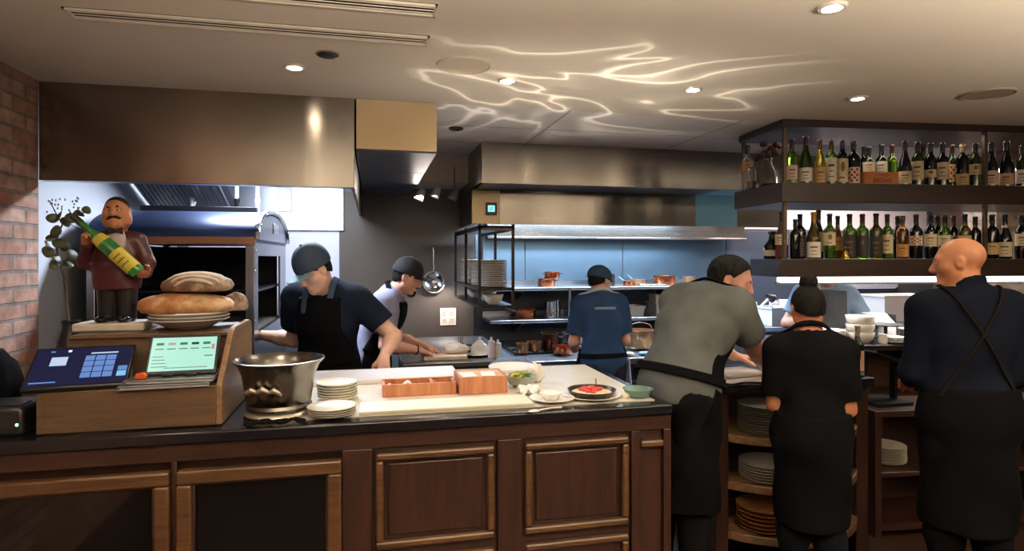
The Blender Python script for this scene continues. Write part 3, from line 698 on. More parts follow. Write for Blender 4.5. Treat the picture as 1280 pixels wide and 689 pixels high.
# body: corner posts, jambs, oven mouth at the front and in the gable end
post=lambda x0,x1,y0,y1: MB().box(x0,x1,y0,y1,.6,ZE-.02).build('corner_post',M_OV,r,bevel=.004)
post(0,.045,0,.045); post(W-.05,W,0,.05); post(0,.045,D-.05,D); post(W-.05,W,D-.05,D)
MB().box(-.004,W+.004,-.012,.03,ZE-.035,ZE+.012).build('front_eave',plain('heat_stained_steel','a07a68',.3,.9,.15,3),r,bevel=.004)
MB().box(.045,W-.05,.02,.05,.6,1.20).build('front_skirt',M_OV,r)
M_OVIN=plain('oven_inner_black','131214',.7,0,.3,6)  # near-black inner walls of the oven
MB().box(.02,W-.06,D-.06,D-.03,.62,ZE-.03).build('rear_wall',M_OVIN,r)
MB().box(.02,.03,.03,D-.03,.62,ZE-.03).build('side_wall',M_OVIN,r)
MB().box(.03,W-.03,.05,D-.06,1.18,1.22).build('hearth',plain('hearth_stone','3c3733',.9,0,.2,8,.3,30),r)
MB().box(.03,W-.03,.30,D-.06,1.46,1.475).build('oven_rack',M_BLACKM,r)
MB().box(W-.012,W,.05,.12,.6,ZE-.02).build('side_jamb',M_OV,r); MB().box(W-.012,W,D-.30,D-.05,.6,ZE-.02).build('side_jamb',M_OV,r)
MB().box(W-.012,W,.12,D-.30,.6,1.22).build('side_skirt',M_OV,r); MB().box(W-.012,W,.12,D-.30,ZE-.10,ZE-.02).build('side_lintel',M_OV,r)
mb=MB()
for z in (1.3,1.45,1.6,1.72): mb.ell((W+.001,.025,z),(.004,.006,.006),8,6)
mb.build('screw',M_STEELP,r)
MB().box(.06,W-.10,D*.5-.03,D*.5+.03,ZE+RISE-.003,ZE+RISE+.04).build('roof_bar',M_BLACKM,r,bevel=.004)
mb=MB()
for x in (.05,W-.09):
    for y in (.05,D-.09): mb.box(x,x+.04,y,y+.04,0,.62)
mb.box(.02,W-.02,.02,D-.02,.58,.62); mb.build('stand',M_BLACKM,r)

# ================================================================ SECOND CHEF'S TABLE + what is on it
r=thing('prep_table','steel prep table where the black-capped person works, against the dark wall','table',(.20,4.22,0))
MB().box(0,.80,0,1.4,.92,.955).build('tabletop',M_STEELB,r,bevel=.004)
for x in (.03,.73):
    for y in (.04,1.32): MB().box(x,x+.04,y,y+.04,0,.92).build('leg',M_STEELB,r)
MB().box(.02,.78,.03,1.37,.25,.27).build('undershelf',M_STEELD,r)
MB().box(0,.80,-.005,.012,.84,.92).build('front_apron',M_BLACKM,r)
zt=.955
p=on(573,452,zt+.02); tag(MB().box(-.19,.12,-.11,.13,0,.03).build('cutting_board',plain('pale_board','d9c4b0',.5),None,(p.x-.03,4.42,zt),0,bevel=.006),'pale cutting board under the hands of the black-capped person','cutting board')
def blob(name,c,r,m,label,cat,group=None,amp=.25,seed=0,sub=2,n=1.7):
    bm=bmesh.new(); bmesh.ops.create_icosphere(bm,subdivisions=3,radius=1)
    for v in bm.verts:
        d=v.co.normalized(); a=1+amp*noise.noise(d*n+Vector((seed,0,0))); v.co=Vector((d.x*r[0]*a,d.y*r[1]*a,max(-r[2]*.8,d.z*r[2]*a)+r[2]*.8))
    me=bpy.data.meshes.new(name); bm.to_mesh(me); bm.free()
    return tag(finish(name,me,m,None,c,angle=180),label,cat,group)
blob('dough_ball',(p.x+.02,4.44,zt+.0305),(.095,.07,.042),plain('raw_dough','eadfce',.6,0,.04),'mound of pale dough on the cutting board of the black-capped person','dough',seed=1)
# plate with a cruet set, right end of the table
p=on(596,447,zt); px0=p.x; py0=4.48
tag(MB().lathe([(0,.006),(.06,.006),(.10,.018),(.105,.016),(.06,0),(0,0)],n=32).build('plate',M_WHITE,None,(px0+.02,py0,zt)),'white plate under the teapot on the prep table','plate')
r=thing('teapot','small white teapot at the right end of the prep table','teapot',(px0+.035,py0,zt+.0075)); r.scale=(1.3,1.3,1.3)
MB().lathe([(0,0),(.045,0),(.052,.02),(.046,.05),(.028,.068),(.022,.072)],n=24).build('body',M_WHITE,r)
MB().lathe([(.023,.071),(.02,.078),(.006,.084),(.006,.09),(.010,.096),(0,.102)],n=20).build('lid',M_WHITE,r)
MB().tube([(.045,0,.02),(.066,0,.034),(.074,0,.062)],[.012,.009,.006],10).build('spout',M_WHITE,r)
MB().tube([(-.046,0,.055),(-.075,0,.055),(-.075,0,.025),(-.047,0,.018)],.005,8).build('handle',M_BLACKM,r)
for i,(px,h,c,lab) in enumerate(((577,.10,'c98d72','small amber glass jar of spoons left of the teapot'),(586,.085,'e4cbb2','small frosted glass left of the teapot, beside the spoons'))):
    q=on(px,445,zt); r=thing('glass_jar',lab,'jar',(q.x,py0+.08,zt))
    MB().lathe([(0,.003),(.026,.003),(.028,.01),(.028,h*.8),(.030,h*.82),(.026,h*.8),(.024,.01),(0,.008)],n=20).build('glass',glass('jar_'+c,c,.4,.1),r)
    if i==0:
        for a in (-.3,.1,.45): MB().tube([(0,0,.012),(math.sin(a)*.05,math.cos(a*3)*.012,.13)],.004,6).build('spoon',M_STEELP,r)
for i,(px,h,c,lab) in enumerate(((616,.15,'c7b7bd','pinkish squeeze bottle beside the white teapot'),(625,.13,'cfd2d8','white squeeze bottle at the right end of the prep table'))):
    q=on(px,452,zt); r=thing('squeeze_bottle',lab,'bottle',(q.x+.02,4.36,zt),0)
    MB().lathe([(0,0),(.024,0),(.025,.01),(.025,h*.72),(.018,h*.8)],n=20).build('body',plain('squeeze_'+c,c,.4),r)
    MB().lathe([(.026,h*.72),(.026,h*.8),(.012,h*.84),(.006,h),(0,h)],n=20).build('cap',plain('squeeze_cap'+c,c,.5),r)
# wall outlet and skimmer on the dark wall
p=at(560,396,5.988)
r=thing('wall_outlet','cream four-socket outlet plate on the dark wall by the plate rack','outlet',(p.x,5.988,p.z))
MB().box(-.078,.078,-.008,0,-.085,.085).build('cover_plate',plain('outlet_cream','dccfc4',.4),r,bevel=.004)
for x in (-.036,.036):
    for z in (-.036,.036):
        s=MB().box(x-.024,x+.024,-.011,-.008,z-.024,z+.024).build('socket',plain('outlet_face','c9b9ad',.4),r,bevel=.004)
        m2=MB(); m2.box(x-.010,x-.006,-.0118,-.011,z-.004,z+.012); m2.box(x+.006,x+.010,-.0118,-.011,z-.004,z+.012); m2.build('slot',M_BLACKP,s,smooth=False)
p=at(542,353,5.93)
r=thing('skimmer','round steel skimmer hanging by its handle on the dark wall','ladle',(p.x,5.93,p.z))
MB().lathe([(0,-.03),(.05,-.025),(.085,-.005),(.10,.012),(.104,.012),(.085,-.012),(.05,-.032),(0,-.038)],n=32).build('bowl',M_STEELP,r)
r.children[0].rotation_euler=(math.radians(80),0,0)
MB().tube([(0,0,.10),(0,.01,.30),(0,.012,.32)],[.009,.009,.007],8).build('handle',M_STEELP,r)
MB().tube([(0,.012,.335),(0,.012,.318)],[.014,.014],10).build('hanging_eye',M_STEELP,r)
MB().tube([(0,.012,.325),(0,.055,.325)],.004,6).build('hook',M_BLACKM,r)

# ================================================================ HANGING PLATE RACK (left of the range)
RX0,RX1,RY0,RY1=.762,1.035,4.45,5.80
r=thing('plate_rack','tall black hanging rack full of plates between dark wall and range','rack',(RX0,RY0,0))
w=RX1-RX0; d=RY1-RY0
for x in (0,w-.02):
    for y in (0,d*.5,d-.02): MB().box(x,x+.02,y,y+.02,1.32,1.93).build('post',M_BLACKM,r)
for z,nm in ((1.455,'shelf_tray'),(1.325,'shelf_tray')): MB().box(0,w,0,d,z-.02,z).build(nm,M_BLACKM,r,bevel=.003)
MB().box(0,w,0,d,1.90,1.915).build('top_tray',M_STEELB,r)
for z in (1.88,):
    for x in (0,w-.02): MB().box(x,x+.02,0,d,z,z+.03).build('top_rail',M_BLACKM,r)
    MB().box(0,w,0,.02,z,z+.035).build('top_rail',plain('rack_wood','5a4636',.5),r)
pl=None
stackn=['frontmost','second','third','rearmost']
for s in range(4):
    cx=(RX0+RX1)/2; cy=RY0+.17+s*.30
    for i in range(13):
        lab=f'large grey-white plate, {ORD[12-i]} in the {stackn[s]} stack of the hanging rack'
        if pl is None:
            pl=MB().lathe([(0,.004),(.07,.004),(.105,.0105),(.112,.016),(.115,.0155),(.112,.008),(.075,0),(0,0)],n=28).build('plate',plain('rack_china','d9d3cc',.25,0,.03),None); o=pl
        else: o=pl.copy(); COL.objects.link(o)
        o.location=(cx+random.uniform(-.003,.003),cy+random.uniform(-.003,.003),1.4555+i*.0158); tag(o,lab,'plate','plates in the hanging rack')
bw=None
for i,(y,lab) in enumerate(((4.58,'white bowl, frontmost on the lower tray of the hanging rack'),(5.0,'white bowl, middle one on the lower tray of the hanging rack'),(5.45,'white bowl, rear one on the lower tray of the hanging rack'))):
    if bw is None: o=bw=MB().lathe([(0,.006),(.03,.006),(.06,.03),(.075,.075),(.079,.075),(.066,.03),(.036,0),(0,0)],n=28).build('bowl',M_WHITE,None)
    else: o=bw.copy(); COL.objects.link(o)
    o.location=((RX0+RX1)/2+(.03 if i==1 else 0),y,1.3255); tag(o,lab,'bowl','bowls on the hanging rack')

# ================================================================ RANGE, wall shelves
r=thing('cooking_range','black and steel cooking range under the long hood','range',(1.06,4.72,0))
W=1.90; D=1.24; Z=.85
MB().box(0,W,.02,D,.10,.80).build('body',plain('range_enamel','1b1d22',.35,.3),r,bevel=.005)
MB().box(0,W,0,D,.80,Z).build('worktop',M_STEELB,r,bevel=.006)
MB().box(.0,W,.004,.02,.70,.80).build('control_panel',plain('range_panel','2a2e36',.35,.7),r)
M_DOORF=plain('range_door_steel','3a3e46',.35,.8)
for i in range(3):
    x0=.03+i*.62; dr=MB().box(x0,x0+.58,0,.02,.14,.66).build('oven_door',M_DOORF,r,bevel=.006)
    MB().box(x0+.14,x0+.44,-.004,0,.30,.52).build('door_window',plain('range_glass','15171b',.08),dr,bevel=.003)
    h=MB(); h.tube([(x0+.08,-.045,.62),(x0+.50,-.045,.62)],.011,8); h.tube([(x0+.1,0,.62),(x0+.1,-.045,.62)],.007,6); h.tube([(x0+.48,0,.62),(x0+.48,-.045,.62)],.007,6); h.build('handle',M_STEELP,dr)
for i in range(8):
    mb=MB(); mb.M=Matrix.Translation((.10+i*.243,.004,.75))@Matrix.Rotation(PI/2,4,'X'); mb.lathe([(0,.03),(.018,.03),(.022,.02),(.024,0)],n=16); mb.build('knob',M_STEELP,r)
for i in range(3):
    mb=MB(); x0=.33+i*.6
    for k in range(5): mb.box(x0-.2+k*.1-.006,x0-.2+k*.1+.006,.35,.85,Z,Z+.018)
    for yy in (.36,.6,.84): mb.box(x0-.21,x0+.21,yy-.006,yy+.006,Z,Z+.016)
    mb.build('burner_grate',M_BLACKM,r,smooth=False)
for i,x in enumerate((.04,W-.08)):
    for y in (.06,D-.1): MB().lathe([(0,0),(.02,0),(.024,.05),(.02,.10)],c=(x+.02,y,0),n=12).build('foot',M_BLACKM,r)
SX0,SX1=1.06,3.30
shelves=[]
for z,lab in ((1.40,'upper steel wall shelf with copper pots, under the blue lit wall'),(1.10,'lower steel wall shelf with tubs and saucepans, just above the range')):
    s=thing('wall_shelf',lab,'shelf',(SX0+.0,5.52,z),0,'steel shelves above the range')
    MB().box(0,SX1-SX0,0,.42,-.03,0).build('shelf_board',M_STEELB,s,bevel=.004)
    MB().box(0,SX1-SX0,.42,.455,-.03,.05).build('back_upstand',M_STEELB,s)
    for x in (.30,1.15,1.85): MB().prism([(.43,-.03),(.43,-.16),(.40,-.16),(.05,-.045),(.05,-.03)],x,x+.02,'x').build('bracket',M_STEELD,s)
p=at(712,400,5.50)
for px,lab in ((712,'steel upright post from range to upper shelf, left of blue-shirted person'),(741,'thin steel upright behind the blue-shirted person')):
    x=xat(px,5.49); s=thing('shelf_post',lab,'post',(x,5.49,Z)); MB().lathe([(0,0),(.03,0),(.03,.012),(.013,.014),(.013,.545),(0,.545)],n=14).build('tube',M_STEELP,s); MB().lathe([(.014,.24),(.02,.243),(.02,.27),(.014,.273)],n=14).build('collar',M_STEELD,s)
def pot(px,Y,z,R,H,m,label,handle='loop',lid=False,rotz=0,group=None,name='pot'):
    o=thing(name,label,'pot',(xat(px,Y),Y,z),rotz,group)
    MB().lathe([(0,0),(R*.94,0),(R,.012),(R,H-.004),(R+.004,H),(R-.004,H),(R-.006,.014),(0,.008)],n=32).build('body',m,o)
    if handle=='loop':
        for s in (-1,1): MB().tube([(s*R,-.03,H*.72),(s*(R+.03),-.025,H*.76),(s*(R+.03),.025,H*.76),(s*R,.03,H*.72)],.005,8).build('handle',M_STEELP,o)
    elif handle=='long':
        MB().tube([(-R,0,H*.8),(-R-.05,0,H*.95),(-R-.17,0,H*1.55)],[.008,.008,.01],8).build('handle',M_STEELP,o)
    elif handle=='bail': MB().tube([(-R,0,H*.8)]+[(-R*math.cos(a),0,H+R*.55*math.sin(a)) for a in [PI*i/8 for i in range(9)]]+[(R,0,H*.8)],.005,8).build('handle',M_STEELP,o)
    if lid: MB().lathe([(R+.003,H),(R*.6,H+.012),(.012,H+.018),(.01,H+.03),(.016,H+.036),(0,H+.04)],n=28).build('lid',m,o)
    return o
Yt=5.72; z1=1.4005; z2=1.1005
pot(683,Yt,z1,.085,.075,M_COPPER,'copper pan, lower of the nested pair on the upper wall shelf','loop')
pot(690,Yt,z1+.0765,.075,.065,M_COPPER,'copper pan stacked on another at the left of the upper wall shelf','loop')
pot(752,Yt,z1,.13,.12,plain('black_iron','1f2024',.5,.5),'large black iron pot on the upper shelf behind the blue-shirted person\'s head','loop',True)
pot(785,Yt-.06,z1,.05,.05,M_COPPER,'tiny copper pan on the upper shelf right of the blue-shirted person\'s cap','long',rotz=-PI/2)
pot(797,Yt,z1,.075,.06,plain('pale_copper','c9a27c',.3,.9),'shallow pale copper pan with raised handle on the upper shelf','long',rotz=-PI/2)
pot(830,Yt,z1,.11,.10,M_COPPER,'wide copper pot on the upper shelf left of the grey-shirted person','loop')
pot(861,Yt+.02,z1,.06,.085,plain('pale_copper','c9a27c',.3,.9),'copper casserole half hidden by the grey-shirted person\'s shoulder','none')
tag(MB().box(-.14,.14,-.035,.035,0,.02).build('baking_tray',M_STEELP,None,(xat(815,5.56),5.562,z1),bevel=.006),'flat steel tray lying on the upper shelf beside the wide copper pot','tray')
pot(657,Yt,z2,.10,.085,M_COPPER,'copper saucepan with long handle on the lower wall shelf','long')
for i,(px,lab) in enumerate(((684,'tall steel canister, left one of three on the lower wall shelf'),(692,'tall steel canister, middle one of three on the lower wall shelf'),(701,'tall steel canister, right one of three on the lower wall shelf'))):
    o=thing('canister',lab,'canister',(xat(px,Yt-.03*i),Yt-.09+.09*i,z2),0,'steel canisters on the lower shelf')
    MB().lathe([(0,0),(.044,0),(.045,.005),(.045,.155),(.047,.16),(.043,.16),(.042,.01),(0,.006)],n=24).build('body',M_STEELP,o)
    MB().lathe([(.0455,.05),(.0465,.052),(.0465,.056),(.0455,.058)],n=24).build('band',M_COPPER if i==0 else M_STEELB,o)
def tub(px,Y,z,w,d,h,label,top=1.12,lidm=None,rotz=0,m=None):
    o=thing('tub',label,'tub',(xat(px,Y),Y,z),rotz,None); b=MB(); m=m or plain('white_plastic','e3e4e6',.4,0,.02); t=top
    a=[(-w/2,-d/2),(w/2,-d/2),(w/2,d/2),(-w/2,d/2)]; e=.004
    vs=[(x,y,0) for x,y in a]+[(x*t,y*t,h) for x,y in a]+[(x*t-math.copysign(e,x),y*t-math.copysign(e,y),h) for x,y in a]+[(x-math.copysign(e,x),y-math.copysign(e,y),e) for x,y in a]
    fs=[(3,2,1,0),(12,13,14,15)]
    for k in range(4):
        l=(k+1)%4
        for q in (0,4,8): fs.append((q+k,q+l,q+4+l,q+4+k))
    b.add(vs,fs); b.build('body',m,o,bevel=.006)
    r2=MB(); W2,D2=w*t/2,d*t/2
    for x0,x1,y0,y1 in ((-W2-.01,W2+.01,-D2-.01,-D2+.002),(-W2-.01,W2+.01,D2-.002,D2+.01),(-W2-.01,-W2+.002,-D2,D2),(W2-.002,W2+.01,-D2,D2)): r2.box(x0,x1,y0,y1,h-.012,h+.002)
    r2.build('rim',m,o)
    return o
tub(726,Yt,z2,.12,.2,.10,'white plastic tub on the lower shelf left of the blue-shirted person\'s shoulder')
tub(791,Yt,z2,.14,.2,.10,'low white plastic tub on the lower shelf right of the blue-shirted person')
tub(823,Yt,z2,.13,.18,.13,'tall white tub on the lower shelf, lower of the two stacked')
tub(822,Yt,z2+.1335,.115,.16,.07,'white tub stacked on another at the right of the lower shelf',1.05)
zr=Z+.0185
pot(653,5.10,zr,.055,.08,plain('amber_pan','9a7358',.3,.9),'small brown pot, leftmost on the range','none')
pot(668,5.15,zr,.06,.085,plain('amber_pan','9a7358',.3,.9),'small brown pot, second from the left on the range','none')
pot(687,5.20,zr,.075,.15,plain('dark_copper','5b3a30',.3,.9),'tall dark copper pot on the left of the range','none')
pot(722,5.31,zr,.15,.13,M_STEELP,'wide steel stockpot behind the copper saucepan on the range','loop')
pot(703,5.00,zr,.085,.06,M_COPPER,'copper saucepan at the front of the range left of the blue-shirted person','long',rotz=PI*.5)
pot(800,5.15,zr,.12,.16,plain('pale_copper','c9a27c',.3,.9),'tall pale copper pot on the range right of the blue-shirted person','bail')
pot(829,5.25,zr,.09,.13,M_STEELP,'steel pot with lid on the range beside the grey-shirted person','loop',True)
for px,lab,c in ((785,'white cloth folded on the range front right of the blue-shirted person','d9d6d2'),(806,'blue and white cloth folded on the range front, beside the white one','7a8fc0')):
    blob('folded_cloth',(xat(px,4.83),4.83,Z+.0005),(.055,.045,.018),fabric('cloth_'+c,c),lab,'cloth',seed=px)
# ================================================================ FRONT SERVICE COUNTER
CY,CZ=2.45,1.05; CXL,CXR=WX+.002,1.27
r=thing('service_counter','dark walnut service counter with white worktop along the whole open kitchen','counter',(0,CY,0))
M_MARB=plain('pale_marble','e6e1d4',.22,0,.06,3)
M_STONE=plain('black_stone','16151a',.2,0,.3,30)
MB().box(CXL,CXR,-.02,1.03,1.0,CZ-.004).build('worktop',M_STONE,r,bevel=.008)
MB().box(-.34,CXR-.05,.06,.98,CZ-.006,CZ).build('worktop_inlay',M_MARB,r)
mb=MB(); mb.box(CXL,CXR,.05,.98,.06,1.0); mb.build('carcass',M_DWOOD,r)
MB().box(CXL,CXR,.07,.12,0,.08).build('plinth',M_BLACKP,r)
MB().box(CXL,CXR,.0,.05,.935,.999).build('top_rail',M_DWOOD,r,bevel=.003)
MB().box(CXL,CXR,.0,.05,.08,.16).build('bottom_rail',M_DWOOD,r,bevel=.003)
for x0,x1 in ((-.712,-.694),(-.112,.0),(.50,.60),(1.085,1.125),(1.235,CXR)): MB().box(x0,x1,.0,.05,.16,.935).build('stile',M_DWOODZ,r,bevel=.003)
def frame(mb,x0,x1,z0,z1,w,y0,y1):
    mb.box(x0,x1,y0,y1,z1-w,z1); mb.box(x0,x1,y0,y1,z0,z0+w); mb.box(x0,x0+w,y0,y1,z0+w,z1-w); mb.box(x1-w,x1,y0,y1,z0+w,z1-w)
M_MOLD=wood('worn_moulding','2e1c12','62452b','x',.38,1,.35)
for x0,x1 in ((-1.36,-.714),(-.692,-.114)):
    dr=MB(); frame(dr,x0,x1,.17,.905,.052,-.022,.02); d=dr.build('glass_door',M_MOLD,r,bevel=.009,seg=3)
    MB().box(x0+.05,x1-.05,.012,.018,.21,.86).build('pane',plain('door_dark_glass','0b0c0f',.06,0,.2,2,Specular_IOR_Level=.6),d,smooth=False)
    mm=MB(); frame(mm,x0+.05,x1-.05,.22,.855,.010,-.008,.012); mm.build('bead',M_DWOOD,d,bevel=.003)
MB().box(CXL,-1.362,.0,.05,.16,.935).build('stile',M_DWOODZ,r)
b=MB(); b.box(1.127,1.233,.02,.05,.16,.935); p=b.build('panel',M_DWOODZ,r); m=MB(); m.box(1.127,1.233,-.010,.02,.862,.892); m.build('panel_rail',M_MOLD,p,bevel=.008)
for x0,x1 in ((.002,.498),(.602,1.083)):
    b=MB(); b.box(x0,x1,.02,.05,.16,.935); p=b.build('panel',M_DWOODZ,r)
    m=MB(); frame(m,x0+.012,x1-.012,.54,.915,.030,-.012,.02); m.build('panel_moulding',M_MOLD,p,bevel=.010,seg=3)
    m=MB(); m.box(x0+.06,x1-.06,.008,.02,.585,.87); m.build('raised_field',M_DWOODZ,p,bevel=.006)
    m=MB(); frame(m,x0+.012,x1-.012,.18,.50,.030,-.012,.02); m.build('panel_moulding',M_MOLD,p,bevel=.010,seg=3)

# ---- stepped wooden stand for the till
M_STAND=wood('oak_stand','3b2b1f','624a34','x',.5,.8,.1)
SXL,SXR,SY=-1.163,-.552,2.50
r=thing('till_stand','stepped brown wooden stand holding two screens below and the statue above','stand',(SXL,SY,CZ))
w=SXR-SXL
prof=[(0,0),(0,.15),(.02,.165),(.19,.325),(.235,.343),(.28,.345),(.53,.345),(.575,.335),(.60,.305),(.60,0)]
MB().prism([(0,0),(0,.148),(.22,.148),(.235,.312),(.60,.312),(.60,0)],0,.022,'x').build('side_panel',M_STAND,r,bevel=.002)
MB().prism(prof,w-.022,w,'x').build('side_panel',wood('oak_edge','624830','8d6e4e','y',.5,.8,.1),r,bevel=.004)
MB().box(.022,w-.022,0,.018,0,.148).build('front_board',M_STAND,r,bevel=.002)
MB().box(.022,w-.022,.018,.235,.130,.148).build('lower_shelf',M_STAND,r)
MB().box(.022,w-.022,.22,.235,.148,.312).build('riser',M_STAND,r)
MB().box(.022,w-.022,.20,.60,.312,.327).build('upper_shelf',M_STAND,r,bevel=.002)
ZL=CZ+.148; ZU=CZ+.327
# ---- till screen
r=thing('till_screen','wide black till touchscreen with blue keypad page, leaning on the wooden stand','screen',(-1.045,2.525,ZL+.001),math.radians(9.5))
r.scale=(.93,1,1)
R=Matrix.Rotation(math.radians(-57),4,'X'); O=Matrix.Translation((0,-.03,.016))
mb=MB(); mb.M=O@R; mb.box(-.176,.172,.0,.022,0,.225); hs=mb.build('housing',M_BLACKP,r,bevel=.006)
mb=MB(); mb.M=O@R; mb.box(-.165,.165,-.001,.0,.014,.212); sc=mb.build('display',emit('till_display','262b5c',.42,'05060c'),r,smooth=False)
def ui(parent,M,items):
    for nm,x0,x1,z0,z1,m in items:
        mb=MB(); mb.M=M; mb.box(x0,x1,-.0016,-.001,z0,z1); mb.build(nm,m,parent,smooth=False)
K1=emit('key_blue','6c93d6',.9); K2=emit('key_pale','c4d3ee',1.0); K3=emit('key_cyan','7fc6ee',1.0); K4=emit('status_white','e8ecff',1.2)
it=[('picture_tile',-.110,-.055,.118,.165,K2),('status_dot',-.062,-.050,.192,.203,K4),('menu_mark',-.12,-.105,.193,.200,K1),('amount_bar',.02,.115,.176,.183,K2),('hint_line',-.155,-.07,.028,.034,K1),('pay_key',.128,.160,.045,.072,K3),('void_key',.128,.160,.076,.100,K1)]
for i in range(3):
    for j in range(4): it.append(('number_key',.005+i*.037,.038+i*.037,.046+j*.031,.073+j*.031,K1))
ui(sc,O@R,it)
mb=MB(); mb.M=O@R@Matrix.Translation((0,-.0012,.118))
keys=['1 2 3','4 5 6','7 8 9']
for j,row in enumerate((('7','8','9'),('4','5','6'),('1','2','3'),('.','0','00'))):
    pass
mb=MB(); mb.box(-.09,.09,.02,.16,0,.012); mb.build('foot',M_BLACKP,r,bevel=.004)
mb=MB(); mb.M=Matrix.Translation((0,.085,.01))@Matrix.Rotation(math.radians(-15),4,'X'); mb.box(-.04,.04,-.012,.012,0,.085); mb.build('neck',M_BLACKP,r,bevel=.004)
mb=MB(); mb.M=O@R; mb.box(.1775,.181,.002,.02,.02,.08); mb.box(.1775,.181,.002,.02,.17,.20); mb.build('card_reader',M_STEELB,hs)
MB().tube([(-.12,.05,.01),(-.15,.03,.03),(-.17,.05,.012),(-.14,.09,.01)],.004,8).build('cable',M_BLACKP,r)
# ---- metal clip folders and tablet
p=on(216,488,ZL)
for i,(dx,dy,lab) in enumerate(((0,0,'silver folder with white pages, lower one under the tablet'),(.012,.02,'silver folder with white pages, upper one under the tablet'))):
    q=thing('clip_folder',lab,'folder',(-.76+dx,2.52+dy,ZL+.0005+i*.0165),math.radians(4-3*i),'folders under the tablet')
    MB().box(-.138,.165,-.045,.17,0,.003).build('back_cover',M_STEELB,q,bevel=.001)
    MB().box(-.132,.160,-.038,.165,.003,.011).build('pages',plain('paper','e9e7e1',.8,0,.02),q)
    MB().box(-.138,.165,-.045,.17,.011,.0145).build('front_cover',steel('folder_alu','aeb2b6',.4,0),q,bevel=.001)
tz=ZL+.0005+2*.0165
r=thing('order_tablet','black framed tablet with a pale green order list, on the silver folders','tablet',(-.712,2.585,tz),math.radians(3))
R=Matrix.Rotation(math.radians(-34),4,'X'); O=Matrix.Translation((0,-.03,.006))
mb=MB(); mb.M=O@R; mb.box(-.125,.125,0,.012,0,.165); hs=mb.build('housing',M_BLACKP,r,bevel=.005)
mb=MB(); mb.M=O@R; mb.box(-.114,.114,-.001,0,.014,.154); sc=mb.build('display',emit('tablet_display','b4f0dc',.95,'10201c'),r,smooth=False)
G1=emit('ui_green','2f9a4a',.55); G2=emit('ui_dark','22303a',.12); G3=emit('ui_peach','d8a894',.8); G4=emit('ui_navy','2c4a68',.35); G5=emit('ui_pink','e8889c',.8); G6=emit('ui_grey','7fae9f',.6)
it=[]
for i in range(5):
    x=-.098+i*.041; it+= [('menu_tile',x,x+.026,.122,.132,[G1,G3,G1,G4,G1][i]),('menu_line',x-.002,x+.028,.104,.107,G2)]
it+= [('side_mark',.098,.108,.10,.122,G5),('total_line',.075,.105,.070,.075,G6)]
for j in range(4): it.append(('order_line',-.105,-.05-.006*j,.03+.014*j,.033+.014*j,G6))
it+= [('foot_line',-.06,.09,.024,.027,G6)]
ui(sc,O@R,it)
mb=MB(); mb.M=Matrix.Translation((0,.095,.003))@Matrix.Rotation(math.radians(22),4,'X'); mb.box(-.05,.05,-.004,.004,0,.10); mb.build('kickstand',M_BLACKP,r)
for x in (-.06,.02): 
    mb=MB(); mb.box(x,x+.04,-.05,-.02,0,.010); mb.build('clip_foot',M_BLACKP,r,bevel=.002)
p=on(173,480,tz)
tag(MB().prism([(-.022,0),(.02,0),(.024,.012),(.012,.024),(-.016,.02)],0,.012,'y').build('order_tag',plain('orange_tag','e8672e',.5),None,(-.835,2.51,tz),-.3,bevel=.002),'small orange tag on the folders beside the till screen','tag')
# receipt printer, dark, far left
r=thing('receipt_printer','small black box with a green light, left of the wooden stand','printer',(-1.30,2.60,CZ-.0035))
MB().box(-.09,.09,-.09,.12,0,.10).build('body',M_BLACKP,r,bevel=.012); MB().box(-.07,.07,-.06,.02,.099,.106).build('paper_cover',M_BLACKM,r,bevel=.004)
MB().ell((.073,-.0905,.04),(.005,.003,.005),10,6).build('indicator_light',emit('green_led','7dff8a',8),r)
tag(blob('dark_bag',(-1.50,2.86,CZ-.003),(.10,.12,.15),fabric('dark_cloth_bag','121216'),'dark lumpy bag at the left end of the counter against the brick wall','bag',amp=.35,seed=5),None,None)

# ---- waiter statue
sx,sy=-1.045,2.885
r=thing('waiter_statue','painted moustached waiter statue cradling a green bottle, on the wooden stand','statue',(sx,sy,ZU+.0005))
MB().box(-.135,.13,-.085,.085,0,.034).build('plinth',plain('painted_plinth','d9cfc0',.5,0,.15,18),r,bevel=.008,seg=3)
M_SK=plain('painted_skin','c98a63',.38,0,.1); M_MAR=plain('maroon_paint','43161f',.4,0,.15); M_BLK=plain('black_paint','101014',.3)
Rh=rotm(math.radians(180)+.05,-.16,.10); hc=np.array([.006,-.014,.487]); S=.58
head=head_prims(hc,Rh,S,False,1.12,1.25)+[el(hc+np.array([0,0,-.035]),(.046,.045,.04),Rh,.02)]
skin=head+[rc((.006,-.005,.40),(.006,-.008,.46),.033,.033,.01)]+hand_prims(np.array([-.088,-.060,.355]),(.25,-.55,.75),(.4,-.5,.2),True,.62,.7)+hand_prims(np.array([.118,-.040,.232]),(-.1,-.95,.12),(-.3,.2,1),False,.62,.6)
lo,hi=Human.box(None,skin,.02); field_obj('head_and_hands',lambda P:union(skin,P),lo,hi,M_SK,r,.0032)
jk=[el((0,.0,.295),(.086,.066,.11),None,.03),rc((-.050,0,.378),(.056,0,.378),.036,.036,.03),rc((-.078,0,.372),(-.112,-.012,.285),.034,.031,.015),rc((-.112,-.012,.285),(-.090,-.058,.350),.030,.024,.012),rc((.080,0,.372),(.116,-.005,.282),.034,.031,.015),rc((.116,-.005,.282),(.120,-.035,.240),.029,.025,.012),ec((0,0,.17),(0,0,.27),(1,0,0),.088,.068,.094,.070,.02)]
lo,hi=Human.box(None,jk,.02); field_obj('jacket',lambda P:union(jk,P)+wrinkle(P,.0015,60,2),lo,hi,M_MAR,r,.004)
tr=[rc((-.034,.005,.19),(-.036,0,.05),.043,.036,.012),rc((.034,.005,.19),(.038,0,.05),.043,.036,.012)]
